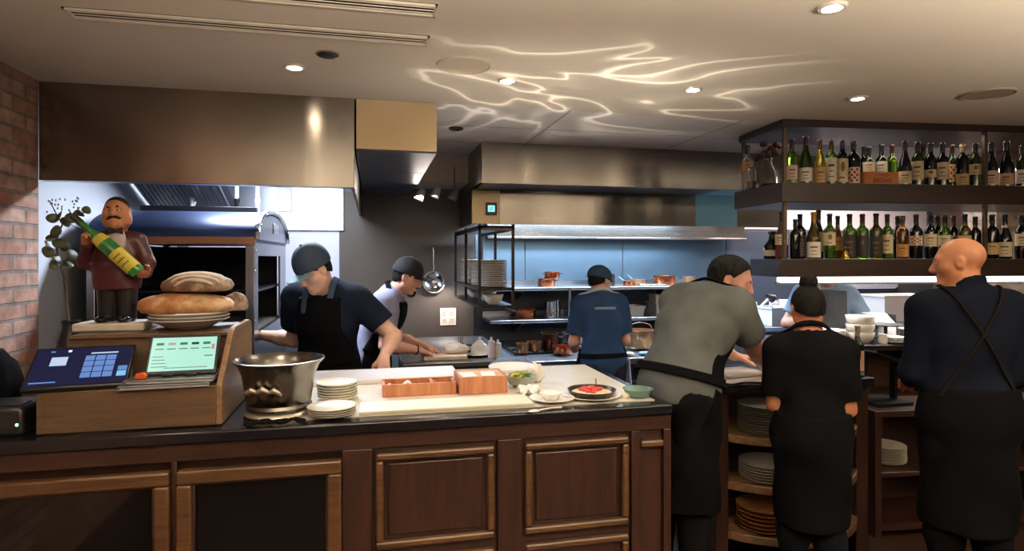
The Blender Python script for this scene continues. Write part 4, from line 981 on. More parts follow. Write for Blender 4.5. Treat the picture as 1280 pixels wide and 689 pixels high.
lo,hi=Human.box(None,tr,.02); field_obj('trousers',lambda P:np.maximum(union(tr,P),.036-P[:,2]),lo,hi,M_BLK,r,.004)
for x in (-.038,.042): MB().ell((x,-.045,.047),(.026,.042,.016),18,10).build('shoe',plain('shoe_paint','0f1118',.12),r)
sh=[el((.016,-.050,.375),(.034,.026,.055),None,.01)]
lo,hi=Human.box(None,sh,.02); field_obj('shirt_front',lambda P:union(sh,P),lo,hi,plain('shirt_paint','ddd2d0',.4),r,.004)
bt=MB(); bt.M=Matrix.Translation((.024,-.072,.412))
for q in (-1,1): bt.add([(0,0,-.006),(0,0,.006),(q*.026,0,.015),(q*.026,0,-.015),(0,-.01,-.006),(0,-.01,.006),(q*.026,-.012,.015),(q*.026,-.012,-.015)],[(0,1,2,3),(7,6,5,4),(0,4,5,1),(1,5,6,2),(2,6,7,3),(3,7,4,0)])
bt.ell((0,-.008,0),(.007,.007,.008),10,6); bt.build('bow_tie',M_BLK,r,bevel=.002)
hp=lambda x,y,z: hc+Rh@(np.array([x,y,z])*S)
ms=MB()
for q in (-1,1): ms.tube([hp(0,.102,-.047),hp(q*.018,.100,-.048),hp(q*.036,.090,-.058),hp(q*.05,.078,-.056)],[.0055,.0070,.0058,.0018],8)
ms.build('moustache',plain('painted_hair','1c1311',.4),r)
hr=[el(hp(0,-.016,.034),np.array([.079,.100,.088])*S,Rh,.01)]
def hf(P):
    q=(P-hc)@Rh/S; return np.maximum(union(hr,P,.002),np.minimum(.03-q[:,2]+q[:,1]*1.1,.2))
lo,hi=Human.box(None,hr,.02); field_obj('hair',lambda P:np.maximum(union(hr,P,.002),((P-hc)@Rh/S)[:,1]*.06*8+.0-((P-hc)@Rh/S)[:,2]*.4+.0),lo,hi,plain('painted_hair','1c1311',.4),r,.0032)
for q in (-1,1):
    m=MB(); m.tube([hp(q*.012,.0945,.020),hp(q*.03,.0945,.030),hp(q*.05,.083,.022)],[.0034,.0046,.0018],6); m.build('eyebrow',plain('painted_hair','1c1311',.4),r)
    m=MB(); m.ell(hp(q*.031,.083,.002),(.0068,.0068,.0058),10,6); m.mi=1; m.ell(hp(q*.029,.0935,.001),(.0034,.0034,.0034),8,6); m.build('eye',[plain('eye_white','e8e2da',.2),M_BLK],r)
B0=Vector((.118,-.105,.238)); B1=Vector((-.120,-.105,.468)); ax=(B1-B0).normalized(); L=(B1-B0).length
MX=Matrix.Translation(B0)@Vector((0,0,1)).rotation_difference(ax).to_matrix().to_4x4()
mb=MB(); mb.M=MX; mb.lathe([(0,.004),(.026,0),(.031,.006),(.031,L*.52),(.027,L*.60),(.014,L*.74),(.0115,L*.80),(.0115,L*.97),(.0135,L*.975),(.0135,L),(0,L)],n=28); bo=mb.build('held_bottle',plain('bottle_green_paint','2f7a35',.1,0,.2,8,Coat_Weight=.6),r)
mb=MB(); mb.M=MX; mb.lathe([(.0315,L*.08),(.0318,L*.09),(.0318,L*.36),(.0315,L*.37)],n=28); lb=mb.build('bottle_label',plain('yellow_label','dfcf4a',.5,0,.08),bo)
mb=MB(); mb.M=MX; mb.lathe([(.0300,L*.50),(.0302,L*.56),(.0245,L*.64),(.022,L*.64)],n=28); mb.build('shoulder_label',plain('yellow_label','dfcf4a',.5,0,.08),bo)
M_INKD=plain('label_ink','3b3a20',.6)
mb=MB(); mb.M=MX
for k in range(3):
    for q in range(5):
        a=-PI/2+(-.5+q*.24); z=L*(.30-.065*k); rr=.0321
        mb.add([(rr*math.cos(a+s),rr*math.sin(a+s),z+t) for s,t in ((-.08,-.003),(.08,-.003),(.08,.004),(-.08,.004))],[(0,1,2,3)])
mb.build('label_print',M_INKD,lb,smooth=False)
mb=MB(); mb.M=MX; mb.lathe([(.0142,L*.88),(.0142,L*1.005),(0,L*1.006)],n=20); mb.build('capsule',plain('dark_capsule','1c2a1a',.3),bo)
# ---- leaf branch in a dark vase behind the statue
vx,vy=xat(88,3.02),3.02
r=thing('leaf_branch','round leaved branch in a dark vase behind the statue, by the brick wall','plant',(vx,vy,CZ-.003))
MB().lathe([(0,0),(.045,0),(.06,.05),(.062,.16),(.05,.27),(.032,.33),(.036,.36),(.030,.36),(.026,.33),(0,.32)],n=28).build('vase',plain('dark_vase','1a1c22',.3),r)
def loc(px,py,dy=0): v=at(px,py,vy+dy); return Vector((v.x-vx,dy,v.z-CZ))
stem=[Vector((0,0,.30)),loc(80,345),loc(72,320,-.01),loc(70,300,-.02),loc(78,280,-.03),loc(92,268,-.03),loc(110,264,-.04)]
mb=MB(); mb.tube(stem,[.005,.005,.0045,.004,.0035,.003,.002],8); mb.tube([stem[2],loc(60,312,-.04),loc(56,300,-.05)],.0025,6); mb.tube([stem[4],loc(68,262,-.02),loc(62,250,-.02)],.002,6); mb.build('stem',plain('twig','4d4436',.7),r)
random.seed(11)
lf=MB(); spots=[(66,272),(82,277),(92,281),(70,288),(64,296),(74,303),(82,308),(60,314),(70,322),(82,326),(90,318),(68,331),(78,335),(86,330),(100,266),(108,262),(96,262),(74,268),(60,306),(88,272)]
for px,py in spots:
    c=loc(px,py,random.uniform(-.06,.02)); Rm=Matrix.Rotation(random.uniform(0,6.3),4,'Z')@Matrix.Rotation(random.uniform(.6,1.5),4,'X')@Matrix.Rotation(random.uniform(0,6.3),4,'Z')
    s=random.uniform(.019,.030); vs=[];n=12
    for i in range(n): a=2*PI*i/n; q=Vector((math.cos(a)*s*(1-.1*math.sin(a)),math.sin(a)*s*.85,.12*s*math.cos(2*a))); vs.append((c+Rm@q)[:])
    vs.append((c+Rm@Vector((0,0,-.15*s)))[:]); lf.add(vs,[(i,(i+1)%n,n) for i in range(n)])
lf.build('leaves',plain('eucalyptus_leaf','56604c',.55,0,.3,10),r,solid=.0012)
lf=MB()
for i in range(26):
    px,py=random.uniform(58,98),random.uniform(246,266); c=loc(px,py,random.uniform(-.05,.02)); lf.ell(c,(.0035,.0035,.0055),6,5)
lf.build('blossom_spray',plain('seed_bud','8d8d84',.7),r)

# ---- bread on plates, upper shelf
bx,by=xat(237,2.87),2.87
pb=None
for i in range(3):
    R0=.158
    o=MB().lathe([(0,.005),(.07,.005),(.11,.028),(R0-.002,.044),(R0,.042),(.115,.022),(.078,0),(0,0)],n=40).build('soup_plate',M_WHITE,None,(bx,by,ZU+.0005+i*.0135),0)
    tag(o,f'wide white soup plate, {["lowest","middle","topmost"][i]} of three under the loaves','plate','plates under the bread')
def loaf(name,c,r,lab,seed,m,slash,rotz=0):
    o=thing(name,lab,'bread',c,rotz); bm=bmesh.new(); bmesh.ops.create_icosphere(bm,subdivisions=4,radius=1)
    for v in bm.verts:
        d=v.co.normalized(); a=1+.10*noise.noise(d*1.6+Vector((seed,0,0)))+.03*noise.noise(d*6)
        z=d.z*r[2]*a; z=z if z>-.45*r[2] else -.45*r[2]; v.co=Vector((d.x*r[0]*a,d.y*r[1]*a,z+.45*r[2]))
    me=bpy.data.meshes.new('crust'); bm.to_mesh(me); bm.free(); finish('crust',me,m,o,angle=180)
    for k,(y,l) in enumerate(slash):
        pts=[]; 
        for t in range(9):
            x=(-1+2*t/8)*l*r[0]; e=max(0,1-(x/r[0])**2-(y/r[1])**2); pts.append((x,y+.010*math.sin(t*.8),.45*r[2]+r[2]*math.sqrt(e)*1.0))
        MB().tube(pts,[.001]+[.0085,.010,.011,.011,.011,.010,.0085]+[.001],8,flat=.8).build('score_ridge',plain('flour_crust','d9cdbb',.8,0,.15,30),o)
    return o
def crust_mat(name,a,b,c):
    t=NT(name); v=t.coord(); f=t.noise(v,9,6,.65); t.l(t.ramp(f,[(.3,a),(.5,b),(.68,c)]),t.b.inputs['Base Color']); t.set(Roughness=.75); t.bump(f,.5,.01); return t.m
CR1=crust_mat('golden_crust','8a5330','b98253','dcc3a0'); CR2=crust_mat('floured_crust','452a20','7a5c4a','c8b8a6')
zb=ZU+.0005+2*.0135+.0445
loaf('bread_loaf',(bx-.012,by-.01,zb),(.192,.125,.058),'long golden brown loaf lying directly on the white plates',1,CR1,[])
loaf('bread_loaf',(bx+.030,by+.005,zb+.088),(.138,.10,.052),'dark floured loaf with curved scores, resting on top of the long loaf',4,CR2,[(-.088,.55),(-.066,.75),(-.035,.85),(.01,.85)],.1)
loaf('bread_loaf',(bx+.15,by+.165,zb-.010),(.055,.05,.055),'pale floured bread end showing behind the right of the two loaves',7,CR2,[])

# ---- wine bucket
p=on(349,516,CZ); r=thing('wine_bucket','wide pewter wine bucket with flared rim and scroll handles, beside the till stand','bucket',(p.x,p.y,CZ+.0005))
M_PEW=plain('pewter','7d7a74',.25,1.0,.12,5,.08,40)
MB().lathe([(0,.02),(.10,.02),(.122,.022),(.128,.034),(.122,.046),(.124,.05),(.132,.10),(.142,.16),(.156,.195),(.176,.216),(.178,.220),(.172,.221),(.152,.200),(.137,.16),(.127,.10),(.118,.05),(.10,.036),(0,.034)],n=56).build('bowl',M_PEW,r)
MB().lathe([(0,0),(.130,0),(.134,.006),(.128,.014),(.118,.020),(0,.02)],n=48).build('foot_ring',plain('pale_pewter','cfc6b2',.35,.8,.1,5),r)
for a in (math.radians(-105),math.radians(75)):
    mb=MB(); mb.M=Matrix.Rotation(a,4,'Z'); 
    pts=[(.134,-.062,.100),(.150,-.060,.112),(.154,-.044,.122),(.152,-.024,.114),(.156,0,.126),(.152,.024,.114),(.154,.044,.122),(.150,.060,.112),(.134,.062,.100)]
    mb.tube(pts,[.007,.010,.012,.008,.013,.008,.012,.010,.007],10)
    mb.build('scroll_handle',plain('pale_pewter','cfc6b2',.35,.8,.1,5),r)
# dark napkin on the counter edge
def cloth(name,x0,x1,y0,y1,z,m,label,amp=.006,cat='cloth',seed=0,drop=0,nx=40,ny=16):
    mb=MB(); vs=[];fs=[]
    for i in range(nx+1):
        for j in range(ny+1):
            x=x0+(x1-x0)*i/nx; y=y0+(y1-y0)*j/ny
            zz=z+.004+amp*(1+math.sin(i*.55+seed+2*math.sin(j*.4)))+amp*.6*(1+noise.noise(Vector((x*25,y*25,seed))))
            yy=y+.012*math.sin(i*.4+seed)
            vs.append((x,yy,zz))
    for i in range(nx):
        for j in range(ny): a=i*(ny+1)+j; fs.append((a,a+1,a+ny+2,a+ny+1))
    mb.add(vs,fs); return tag(mb.build(name,m,None,solid=.003),label,cat)
cloth('napkin',p.x-.10,p.x+.12,CY-.010,CY+.030,CZ-.003,fabric('black_napkin','111114'),'black crumpled napkin on the counter edge below the wine bucket',.006,seed=2)
# ---- plate stacks
def plate_stack(x,y,z,n,R,gap,m,where,name='plate',group=None,deep=0):
    o0=None
    for i in range(n):
        if o0 is None: o=o0=MB().lathe([(0,.004+deep*.2),(R*.62,.004+deep*.1),(R*.9,.009+deep*.7),(R*.99,.0135+deep),(R,.0125+deep),(R*.92,.006+deep*.6),(R*.65,0),(0,0)],n=36).build(name,m)
        else: o=o0.copy(); COL.objects.link(o)
        o.location=(x+random.uniform(-.002,.002),y+random.uniform(-.002,.002),z+i*gap)
        tag(o,f'{where[0]}, {ORD[n-1-i]} of {where[1]}','plate',group)
q=on(415,519,CZ); plate_stack(q.x,q.y,CZ+.0005,4,.095,.0085,M_CREAM,('white side plate','the front stack right of the wine bucket'),group='side plates at the front of the counter')
q=on(421,500,CZ); plate_stack(q.x,q.y+.02,CZ+.0005,6,.088,.0115,M_CREAM,('cream deep plate','the stack behind the front plate stack'),group='deep plates behind the side plates',deep=.006)
# ---- serving ledge and boards
tag(MB().box(-.62,.42,-.17,.12,0,.026).build('pass_ledge',plain('white_ledge','ece9ee',.3,0,.02),None,(.02,3.30,CZ),0,bevel=.004),'long low white ledge along the kitchen side of the counter','ledge')
tag(MB().box(-.36,.36,-.085,.085,0,.014).build('serving_board',plain('cream_board','e8e3d0',.45,0,.05,6),None,(.31,2.60,CZ+.0005),0,bevel=.004),'long cream serving board on the counter in front of the wooden ticket box','board')
M_BOX=wood('orange_wood','9a5a3a','c98a62','z',.5,.7)
r=thing('ticket_box','orange brown wooden box with paper slips on top, mid counter','box',(.39,2.79,CZ+.0005))
MB().box(0,.225,0,.012,0,.078).build('front_board',M_BOX,r,bevel=.002); MB().box(0,.225,.19,.202,0,.078).build('rear_board',M_BOX,r); MB().box(0,.012,.012,.19,0,.078).build('side_board',M_BOX,r); MB().box(.213,.225,.012,.19,0,.078).build('side_board',M_BOX,r); MB().box(.012,.213,.012,.19,.066,.076).build('top_board',wood('pale_top','b98d6f','dcb899','x',.5,.7),r)
r=thing('low_wooden_rack','long low orange wooden rack left of the ticket box','rack',(.045,2.82,CZ+.0005))
MB().box(0,.335,0,.012,.0,.055).build('front_board',M_BOX,r,bevel=.002); MB().box(0,.335,.13,.142,0,.055).build('rear_board',M_BOX,r); MB().box(0,.335,.012,.13,.0,.01).build('base_board',M_BOX,r)
for x in (0,.11,.22,.323): MB().box(x,x+.012,.012,.13,.01,.05).build('divider',M_BOX,r)
for i,(dx,dy,w,lab) in enumerate(((.05,.05,.07,'white paper slip, left one on the ticket box'),(.145,.06,.065,'white paper slip, right one on the ticket box'))):
    tag(MB().box(-w/2,w/2,-.05,.06,0,.0012).build('paper_slip',plain('paper','e9e7e1',.8,0,.02),None,(.39+dx,2.86,CZ+.0775+.0005),.1*(-1)**i),lab,'paper','slips on the ticket box')
blob('tomato',(.085,2.885,CZ+.0115),(.024,.024,.022),plain('tomato_red','c0492c',.25),'small orange red tomato in the low wooden rack, left end','tomato',amp=.05)
blob('garlic_bulb',(.160,2.889,CZ+.012),(.025,.025,.025),plain('garlic_white','eee6da',.5),'white garlic bulb in the low wooden rack beside the tomato','garlic',amp=.12,seed=3)
blob('onion',(.282,2.890,CZ+.012),(.024,.024,.024),plain('onion_brown','a5572f',.35),'brown onion in the low wooden rack, nearest the ticket box','onion',amp=.06,seed=8)
# ---- glass bowl with greens, napkin
q=on(655,487,CZ); r=thing('salad_bowl','glass bowl with yellow lemon and greens right of the ticket box','bowl',(q.x,q.y+.07,CZ+.0005))
MB().lathe([(0,.004),(.03,.004),(.055,.02),(.075,.055),(.080,.056),(.060,.018),(.032,0),(0,0)],n=32).build('bowl_glass',glass('pale_glass','e9f0e6',.6,.05),r)
blob_m=plain('lemon','d9bb2e',.4,0,.1); s=MB(); s.ell((-.02,0,.045),(.03,.022,.022),14,10); s.build('lemon',blob_m,r)
s=MB(); random.seed(5)
for i in range(14): a=random.uniform(0,6.3); q2=random.uniform(0,.045); s.ell((math.cos(a)*q2,math.sin(a)*q2,.045+random.uniform(0,.02)),(.018,.012,.007),8,6)
s.build('greens',plain('salad_green','6f8a3c',.5,0,.3,30),r)
cloth('napkin',.66,.76,2.68,2.80,CZ,fabric('white_napkin','f0eee8'),'crumpled white napkin on the counter beside the glass bowl',.012,seed=4,nx=24,ny=20)
blob('folded_napkin',(.81,3.0,CZ+.0005),(.043,.03,.05),fabric('white_napkin','f0eee8'),'upright folded white napkin behind the glass bowl','napkin',amp=.5,seed=9,n=2.2)
q=on(640,468,CZ); tag(MB().lathe([(0,.02),(.06,.02),(.115,.040),(.125,.046),(.127,.042),(.12,.034),(.07,.0),(0,0)],n=40).build('platter',M_WHITE,None,(q.x,3.23,CZ+.0005)),'wide white platter at the kitchen edge of the counter','plate')
blob('blue_towel',(xat(636,3.42)+.01,3.415,CZ-.003),(.11,.045,.038),fabric('blue_grey_towel','6d7f9e'),'blue grey kitchen towel heaped behind the white platter','towel',amp=.3,seed=2)
# ---- plated dishes near the right end
q=on(690,501,CZ); tag(MB().lathe([(0,.005),(.06,.005),(.095,.016),(.1,.0155),(.062,0),(0,0)],n=40).build('plate',M_WHITE,None,(q.x,q.y,CZ+.0005)),'white round plate under a small white bowl, right of the napkin','plate')
tag(MB().lathe([(0,.006),(.025,.006),(.048,.028),(.052,.029),(.030,0),(0,0)],n=32).build('bowl',M_WHITE,None,(q.x-.002,q.y+.01,CZ+.0062)),'small white bowl standing on the round plate near the counter\'s right end','bowl')
q=on(744,499,CZ); tag(MB().lathe([(0,.005),(.09,.005),(.128,.014),(.132,.013),(.092,0),(0,0)],n=44).build('plate',M_WHITE,None,(q.x,q.y+.05,CZ+.0005)),'wide white plate under the dark pan at the counter\'s right end','plate')
r=thing('iron_pan','dark round pan with a red tomato topped dish on a white plate','pan',(q.x+.004,q.y+.055,CZ+.0085))
MB().lathe([(0,.004),(.09,.004),(.104,.024),(.110,.025),(.096,0),(0,0)],n=44).build('pan_body',plain('pan_iron','33261e',.35,.4),r)
s=MB(); s.lathe([(0,.018),(.07,.017),(.09,.012),(.092,.006)],n=36); s.build('cheese',plain('melted_cheese','e6d3b2',.45,0,.15,40,.3,60),r)
s=MB(); random.seed(3)
for i in range(22): a=random.uniform(0,6.3); q2=random.uniform(0,.05); s.ell((math.cos(a)*q2,math.sin(a)*q2,.022+.012*(1-q2/.05)),(.014,.012,.008),8,6)
s.build('tomato_topping',plain('tomato_topping','cf3f35',.35,0,.2,60),r)
MB().tube([(.015,-.02,.03),(.012,-.018,.075)],.0025,6).build('skewer',M_STEELP,r)
q=on(676,514,CZ); r=thing('spoon','white serving spoon at the counter edge before the round plate','spoon',(q.x,q.y,CZ-.003),math.radians(14))
MB().ell((-.03,0,.007),(.026,.017,.006),16,8).build('bowl',M_WHITE,r); MB().tube([(-.006,0,.008),(.05,0,.010),(.10,0,.007)],[.004,.0035,.005],8).build('handle',M_WHITE,r)
q=on(800,497,CZ); r=thing('glass_dish','pale green glass dish at the far right end of the counter','dish',(q.x-.0,q.y+.02,CZ-.003))
MB().lathe([(0,.003),(.03,.003),(.05,.012),(.066,.04),(.070,.04),(.054,.01),(.032,0),(0,0)],n=32).build('dish_glass',glass('sea_glass','a9cfc0',.6,.08),r)
q=on(783,498,CZ); blob('butter_pat',(q.x,q.y+.01,CZ-.0035),(.022,.02,.015),plain('butter','efe6d0',.5),'small white pat on the counter left of the green glass dish','food',amp=.2,seed=6)
# ================================================================ BOTTLE SHELF over the bar (turned a little towards the room)
BO=Vector((2.64,3.53,0)); BR=math.radians(-6); BC,BS=math.cos(BR),math.sin(BR)
def bw_(u,v,z=0): return Vector((BO.x+BC*u-BS*v, BO.y+BS*u+BC*v, z))
def bu(px,v):
    rx,ry=ray(px); R=rx/ry; return (R*(BO.y+BC*v)-BO.x+BS*v)/(BC-R*BS)
ZS=[2.169,1.670]
r=thing('bottle_shelf','long dark wood hanging bottle shelf of two tiers, at the right under the ceiling','shelf',(BO.x,BO.y,0),BR)
MB().box(-.03,3.3,-.03,.56,2.535,2.583).build('top_board',M_SHELF,r,bevel=.003)
MB().box(-.045,3.3,-.045,.60,2.040,ZS[0]).build('middle_board',M_SHELF,r,bevel=.004)
MB().box(-.045,3.3,-.03,.36,1.552,ZS[1]).build('lower_board',M_SHELF,r,bevel=.004)
M_POST=plain('post_bronze','54453a',.4,.5)
for u,v in ((0,0),(0,.54),(1.46,0),(1.46,.54),(2.92,0),(2.92,.54)):
    for z0,z1 in ((ZS[0],2.535),(ZS[1],2.040))[:1 if v>.3 else 2]: MB().box(u-.012,u+.012,v-.012,v+.012,z0,z1).build('post',M_POST,r,bevel=.002)
MB().box(0,3.28,.02,.05,1.515,1.552).build('light_strip',emit('led_strip','fff3e4',7),r,smooth=False)
MB().box(-.03,3.3,.052,.06,1.50,1.552).build('strip_backing',M_STEELB,r)
# ---- bottles
_bm={}
def bmat(k):
    D={'green':('green_glass','6ea02c',.9),'dgreen':('dark_green_glass','2a4216',.6),'olive':('olive_glass','6a5f1a',.8),'black':('black_glass','0c0d0f',.1),'amber':('amber_glass','8a4a12',.7),
       'yellow':('pale_wine_glass','cdb84a',.75),'clear':('clear_glass','e6e6e0',.85)}
    n,c,t=D[k]; return glass(n,c,t,.04)
LBL={'cream':'d9c9a5','white':'e4ddcf','pink':'e0c6b4','tan':'cba877','dark':'2a2726','orange':'c98f4a'}
def lab_mat(k): return plain('label_'+k,LBL[k],.7,0,.06,20)
PROF={'bordeaux':lambda R,H:[(0,.006),(R*.7,.0),(R,.006),(R,H*.60),(R*.93,H*.66),(R*.55,H*.715),(R*.40,H*.76),(R*.38,H*.95),(R*.45,H*.955),(R*.45,H*.985),(R*.36,H),(0,H)],
      'burgundy':lambda R,H:[(0,.006),(R*.75,0),(R,.007),(R,H*.42),(R*.95,H*.48),(R*.68,H*.60),(R*.44,H*.70),(R*.36,H*.78),(R*.35,H*.95),(R*.43,H*.955),(R*.43,H*.985),(R*.35,H),(0,H)],
      'liquor':lambda R,H:[(0,.004),(R*.8,0),(R,.008),(R,H*.62),(R*.92,H*.68),(R*.45,H*.74),(R*.36,H*.78),(R*.36,H*.9),(R*.46,H*.905),(R*.46,H),(0,H)]}
def rat(P,z):
    for (r0,z0),(r1,z1) in zip(P,P[1:]):
        if z0<=z<=z1 and z1>z0: return r0+(r1-r0)*(z-z0)/(z1-z0)
    return P[-2][0]
def bottle(u,v,z,kind,R,H,g,label,cap='7a1f22',lab=None,lz=(.08,.42),marks='lines',name='wine_bottle',group=None,neck=None):
    p=bw_(u,v,z+.0006); a=BR+random.uniform(-.15,.15)+math.atan2(-p.x,p.y)*-0
    face=math.atan2(p.x,p.y)  # labels are turned to the room
    o=thing(name,label,'bottle',p,-face+random.uniform(-.12,.12),group)
    P=PROF[kind](R,H); MB().lathe(P,n=24).build('glass',bmat(g),o)
    if cap:
        zc=H*.80; pr=[(rat(P,zc)+.0006,zc),(rat(P,H*.94)+.0006,H*.94),(rat(P,H*.957)+.0008,H*.957),(rat(P,H*.984)+.0006,H*.984),(R*.36,H+.001),(0,H+.001)]
        MB().lathe(pr,n=20).build('capsule',plain('capsule_'+cap,cap,.35,.2),o)
    if neck: 
        MB().lathe([(rat(P,H*.70)+.0008,H*.70),(rat(P,H*.76)+.0008,H*.76)],n=20).build('neck_label',lab_mat(neck),o)
    if lab:
        mb=MB(); z0,z1=H*lz[0],H*lz[1]; n=14; A=1.25; vs=[];fs=[]
        for i in range(n+1):
            t=-PI/2-A+2*A*i/n
            for zz in (z0,z1): vs.append((math.cos(t)*(R+.0008),math.sin(t)*(R+.0008),zz))
        for i in range(n): fs.append((2*i,2*i+2,2*i+3,2*i+1))
        l=mb.add(vs,fs).build('label_paper',lab_mat(lab),o,angle=180)
        mb=MB(); ink=plain('label_print',('6b5038' if lab!='dark' else 'b9b2a6'),.7)
        def bar(t0,t1,za,zb):
            k=5; vs=[];fs=[]
            for i in range(k+1):
                t=-PI/2+t0+(t1-t0)*i/k
                for zz in (za,zb): vs.append((math.cos(t)*(R+.0013),math.sin(t)*(R+.0013),zz))
            for i in range(k): fs.append((2*i,2*i+2,2*i+3,2*i+1))
            mb.add(vs,fs)
        h=z1-z0
        if marks=='lines': bar(-.5,.5,z0+h*.62,z0+h*.72); bar(-.35,.35,z0+h*.40,z0+h*.45); bar(-.45,.45,z0+h*.18,z0+h*.22)
        elif marks=='seal':
            bar(-.4,.4,z0+h*.15,z0+h*.22)
            for k in range(6): w=.33*math.sqrt(max(0,1-((k-2.5)/3)**2)); bar(.15-w,.15+w,z0+h*(.45+.07*k),z0+h*(.515+.07*k))
        elif marks=='dot':
            for k in range(6): w=.18*math.sqrt(max(0,1-((k-2.5)/3)**2)); bar(.1-w,.1+w,z0+h*(.55+.04*k),z0+h*(.59+.04*k))
        elif marks=='pattern':
            for k in range(5):
                for q in range(4): 
                    if (k+q)%2: bar(-.8+q*.4,-.45+q*.4,z0+h*(.1+.17*k),z0+h*(.24+.17*k))
        elif marks=='ladder':
            bar(-.05,.05,z0,z0+h)
            for k in range(6): bar(-.7,.7,z0+h*(.08+.14*k),z0+h*(.11+.14*k))
        mb.build('label_print',ink if marks!='pattern' else plain('label_print_red','8c2f33',.6),l,smooth=False,norm=False) if False else mb.build('label_print',ink if marks!='pattern' else plain('label_print_red','8c2f33',.6),l,smooth=False)
    return o
random.seed(21)
U='upper shelf'; Lw='lower shelf'
GU,GL='bottles on the upper shelf','bottles on the lower shelf'
VF=.075
# px, v, kind, R, H, glass, capsule, label, (z0,z1), marks, description
UP=[(990,VF,'bordeaux',.036,.30,'green','44171a','pink',(.10,.42),'lines','slim green bottle beside the corner post, pinkish label,'),
 (1007,VF,'burgundy',.043,.325,'dgreen','44171a','white',(.06,.34),'lines','tall sloping green bottle with dark red capsule and wide pale label,'),
 (1025,VF,'burgundy',.038,.305,'yellow','5a3a22','tan',(.04,.38),'lines','pale yellow wine bottle with brown capsule,'),
 (1039,VF+.01,'bordeaux',.037,.305,'green','3d1619','white',(.08,.60),'lines','green bottle with tall white label, right of the yellow wine,'),
 (1053,VF,'bordeaux',.037,.305,'black','20284a','cream',(.06,.58),'seal','black bottle with navy capsule and round red seal,'),
 (1067,VF,'liquor',.040,.30,'black','1a1a1d','pink',(.04,.40),'pattern','squat black bottle with red patterned label, left of the wooden box,'),
 (1080,VF+.20,'bordeaux',.037,.305,'black','17171a',None,None,None,'unlabelled black bottle behind the left end of the wooden box,'),
 (1086,VF+.11,'bordeaux',.038,.285,'dgreen','1a1a1c','cream',(.38,.62),'lines','dark bottle with small high label behind the wooden box, left one,'),
 (1102,VF+.11,'bordeaux',.038,.305,'black','1c1c22','white',(.32,.60),'lines','black bottle with white label behind the wooden box, middle one,'),
 (1115,VF+.11,'bordeaux',.037,.305,'green','38141a',None,None,None,'bright green bottle behind the right end of the wooden box,'),
 (1131,VF,'burgundy',.041,.31,'black','2a1216','cream',(.05,.32),'lines','sloping black bottle with low cream label, right of the wooden box,'),
 (1147,VF,'bordeaux',.038,.305,'dgreen','241014','cream',(.14,.56),'lines','green-black bottle with tall cream label, second right of the wooden box,'),
 (1163,VF,'bordeaux',.039,.30,'black','151518','cream',(.20,.38),'seal','black bottle with small square label, third right of the wooden box,'),
 (1178,VF+.01,'bordeaux',.038,.305,'black','151518','cream',(.16,.55),'lines','black bottle with broad cream label, fourth right of the wooden box,'),
 (1190,VF+.09,'bordeaux',.038,.31,'dgreen','2b1518','tan',(.14,.54),'pattern','dark bottle with patterned tan label tucked behind its left neighbour,'),
 (1203,VF,'liquor',.038,.30,'black','b9a98a','tan',(.04,.30),'lines','black bottle with pale top and low tan label,'),
 (1219,VF,'bordeaux',.039,.305,'dgreen','1b1b1e','cream',(.28,.52),'seal','dark bottle with double cream label, left of the middle post,'),
 (1239,VF,'burgundy',.041,.315,'black','161618','pink',(.05,.36),'lines','black bottle with pinkish label, first right of the middle post,'),
 (1258,VF,'burgundy',.044,.325,'black','141417','tan',(.05,.30),'lines','tall black bottle with low tan label, second right of the middle post,'),
 (1278,VF,'bordeaux',.039,.30,'dgreen','161618','white',(.1,.42),'lines','dark bottle with pale label cut by the photo\'s right edge,')]
for px,v,k,R,H,g,c,l,lz,mk,d in UP: bottle(bu(px,v),v,ZS[0],k,R,H,g,f'{d} {U}',c,l,lz or (.1,.4),mk,group=GU)
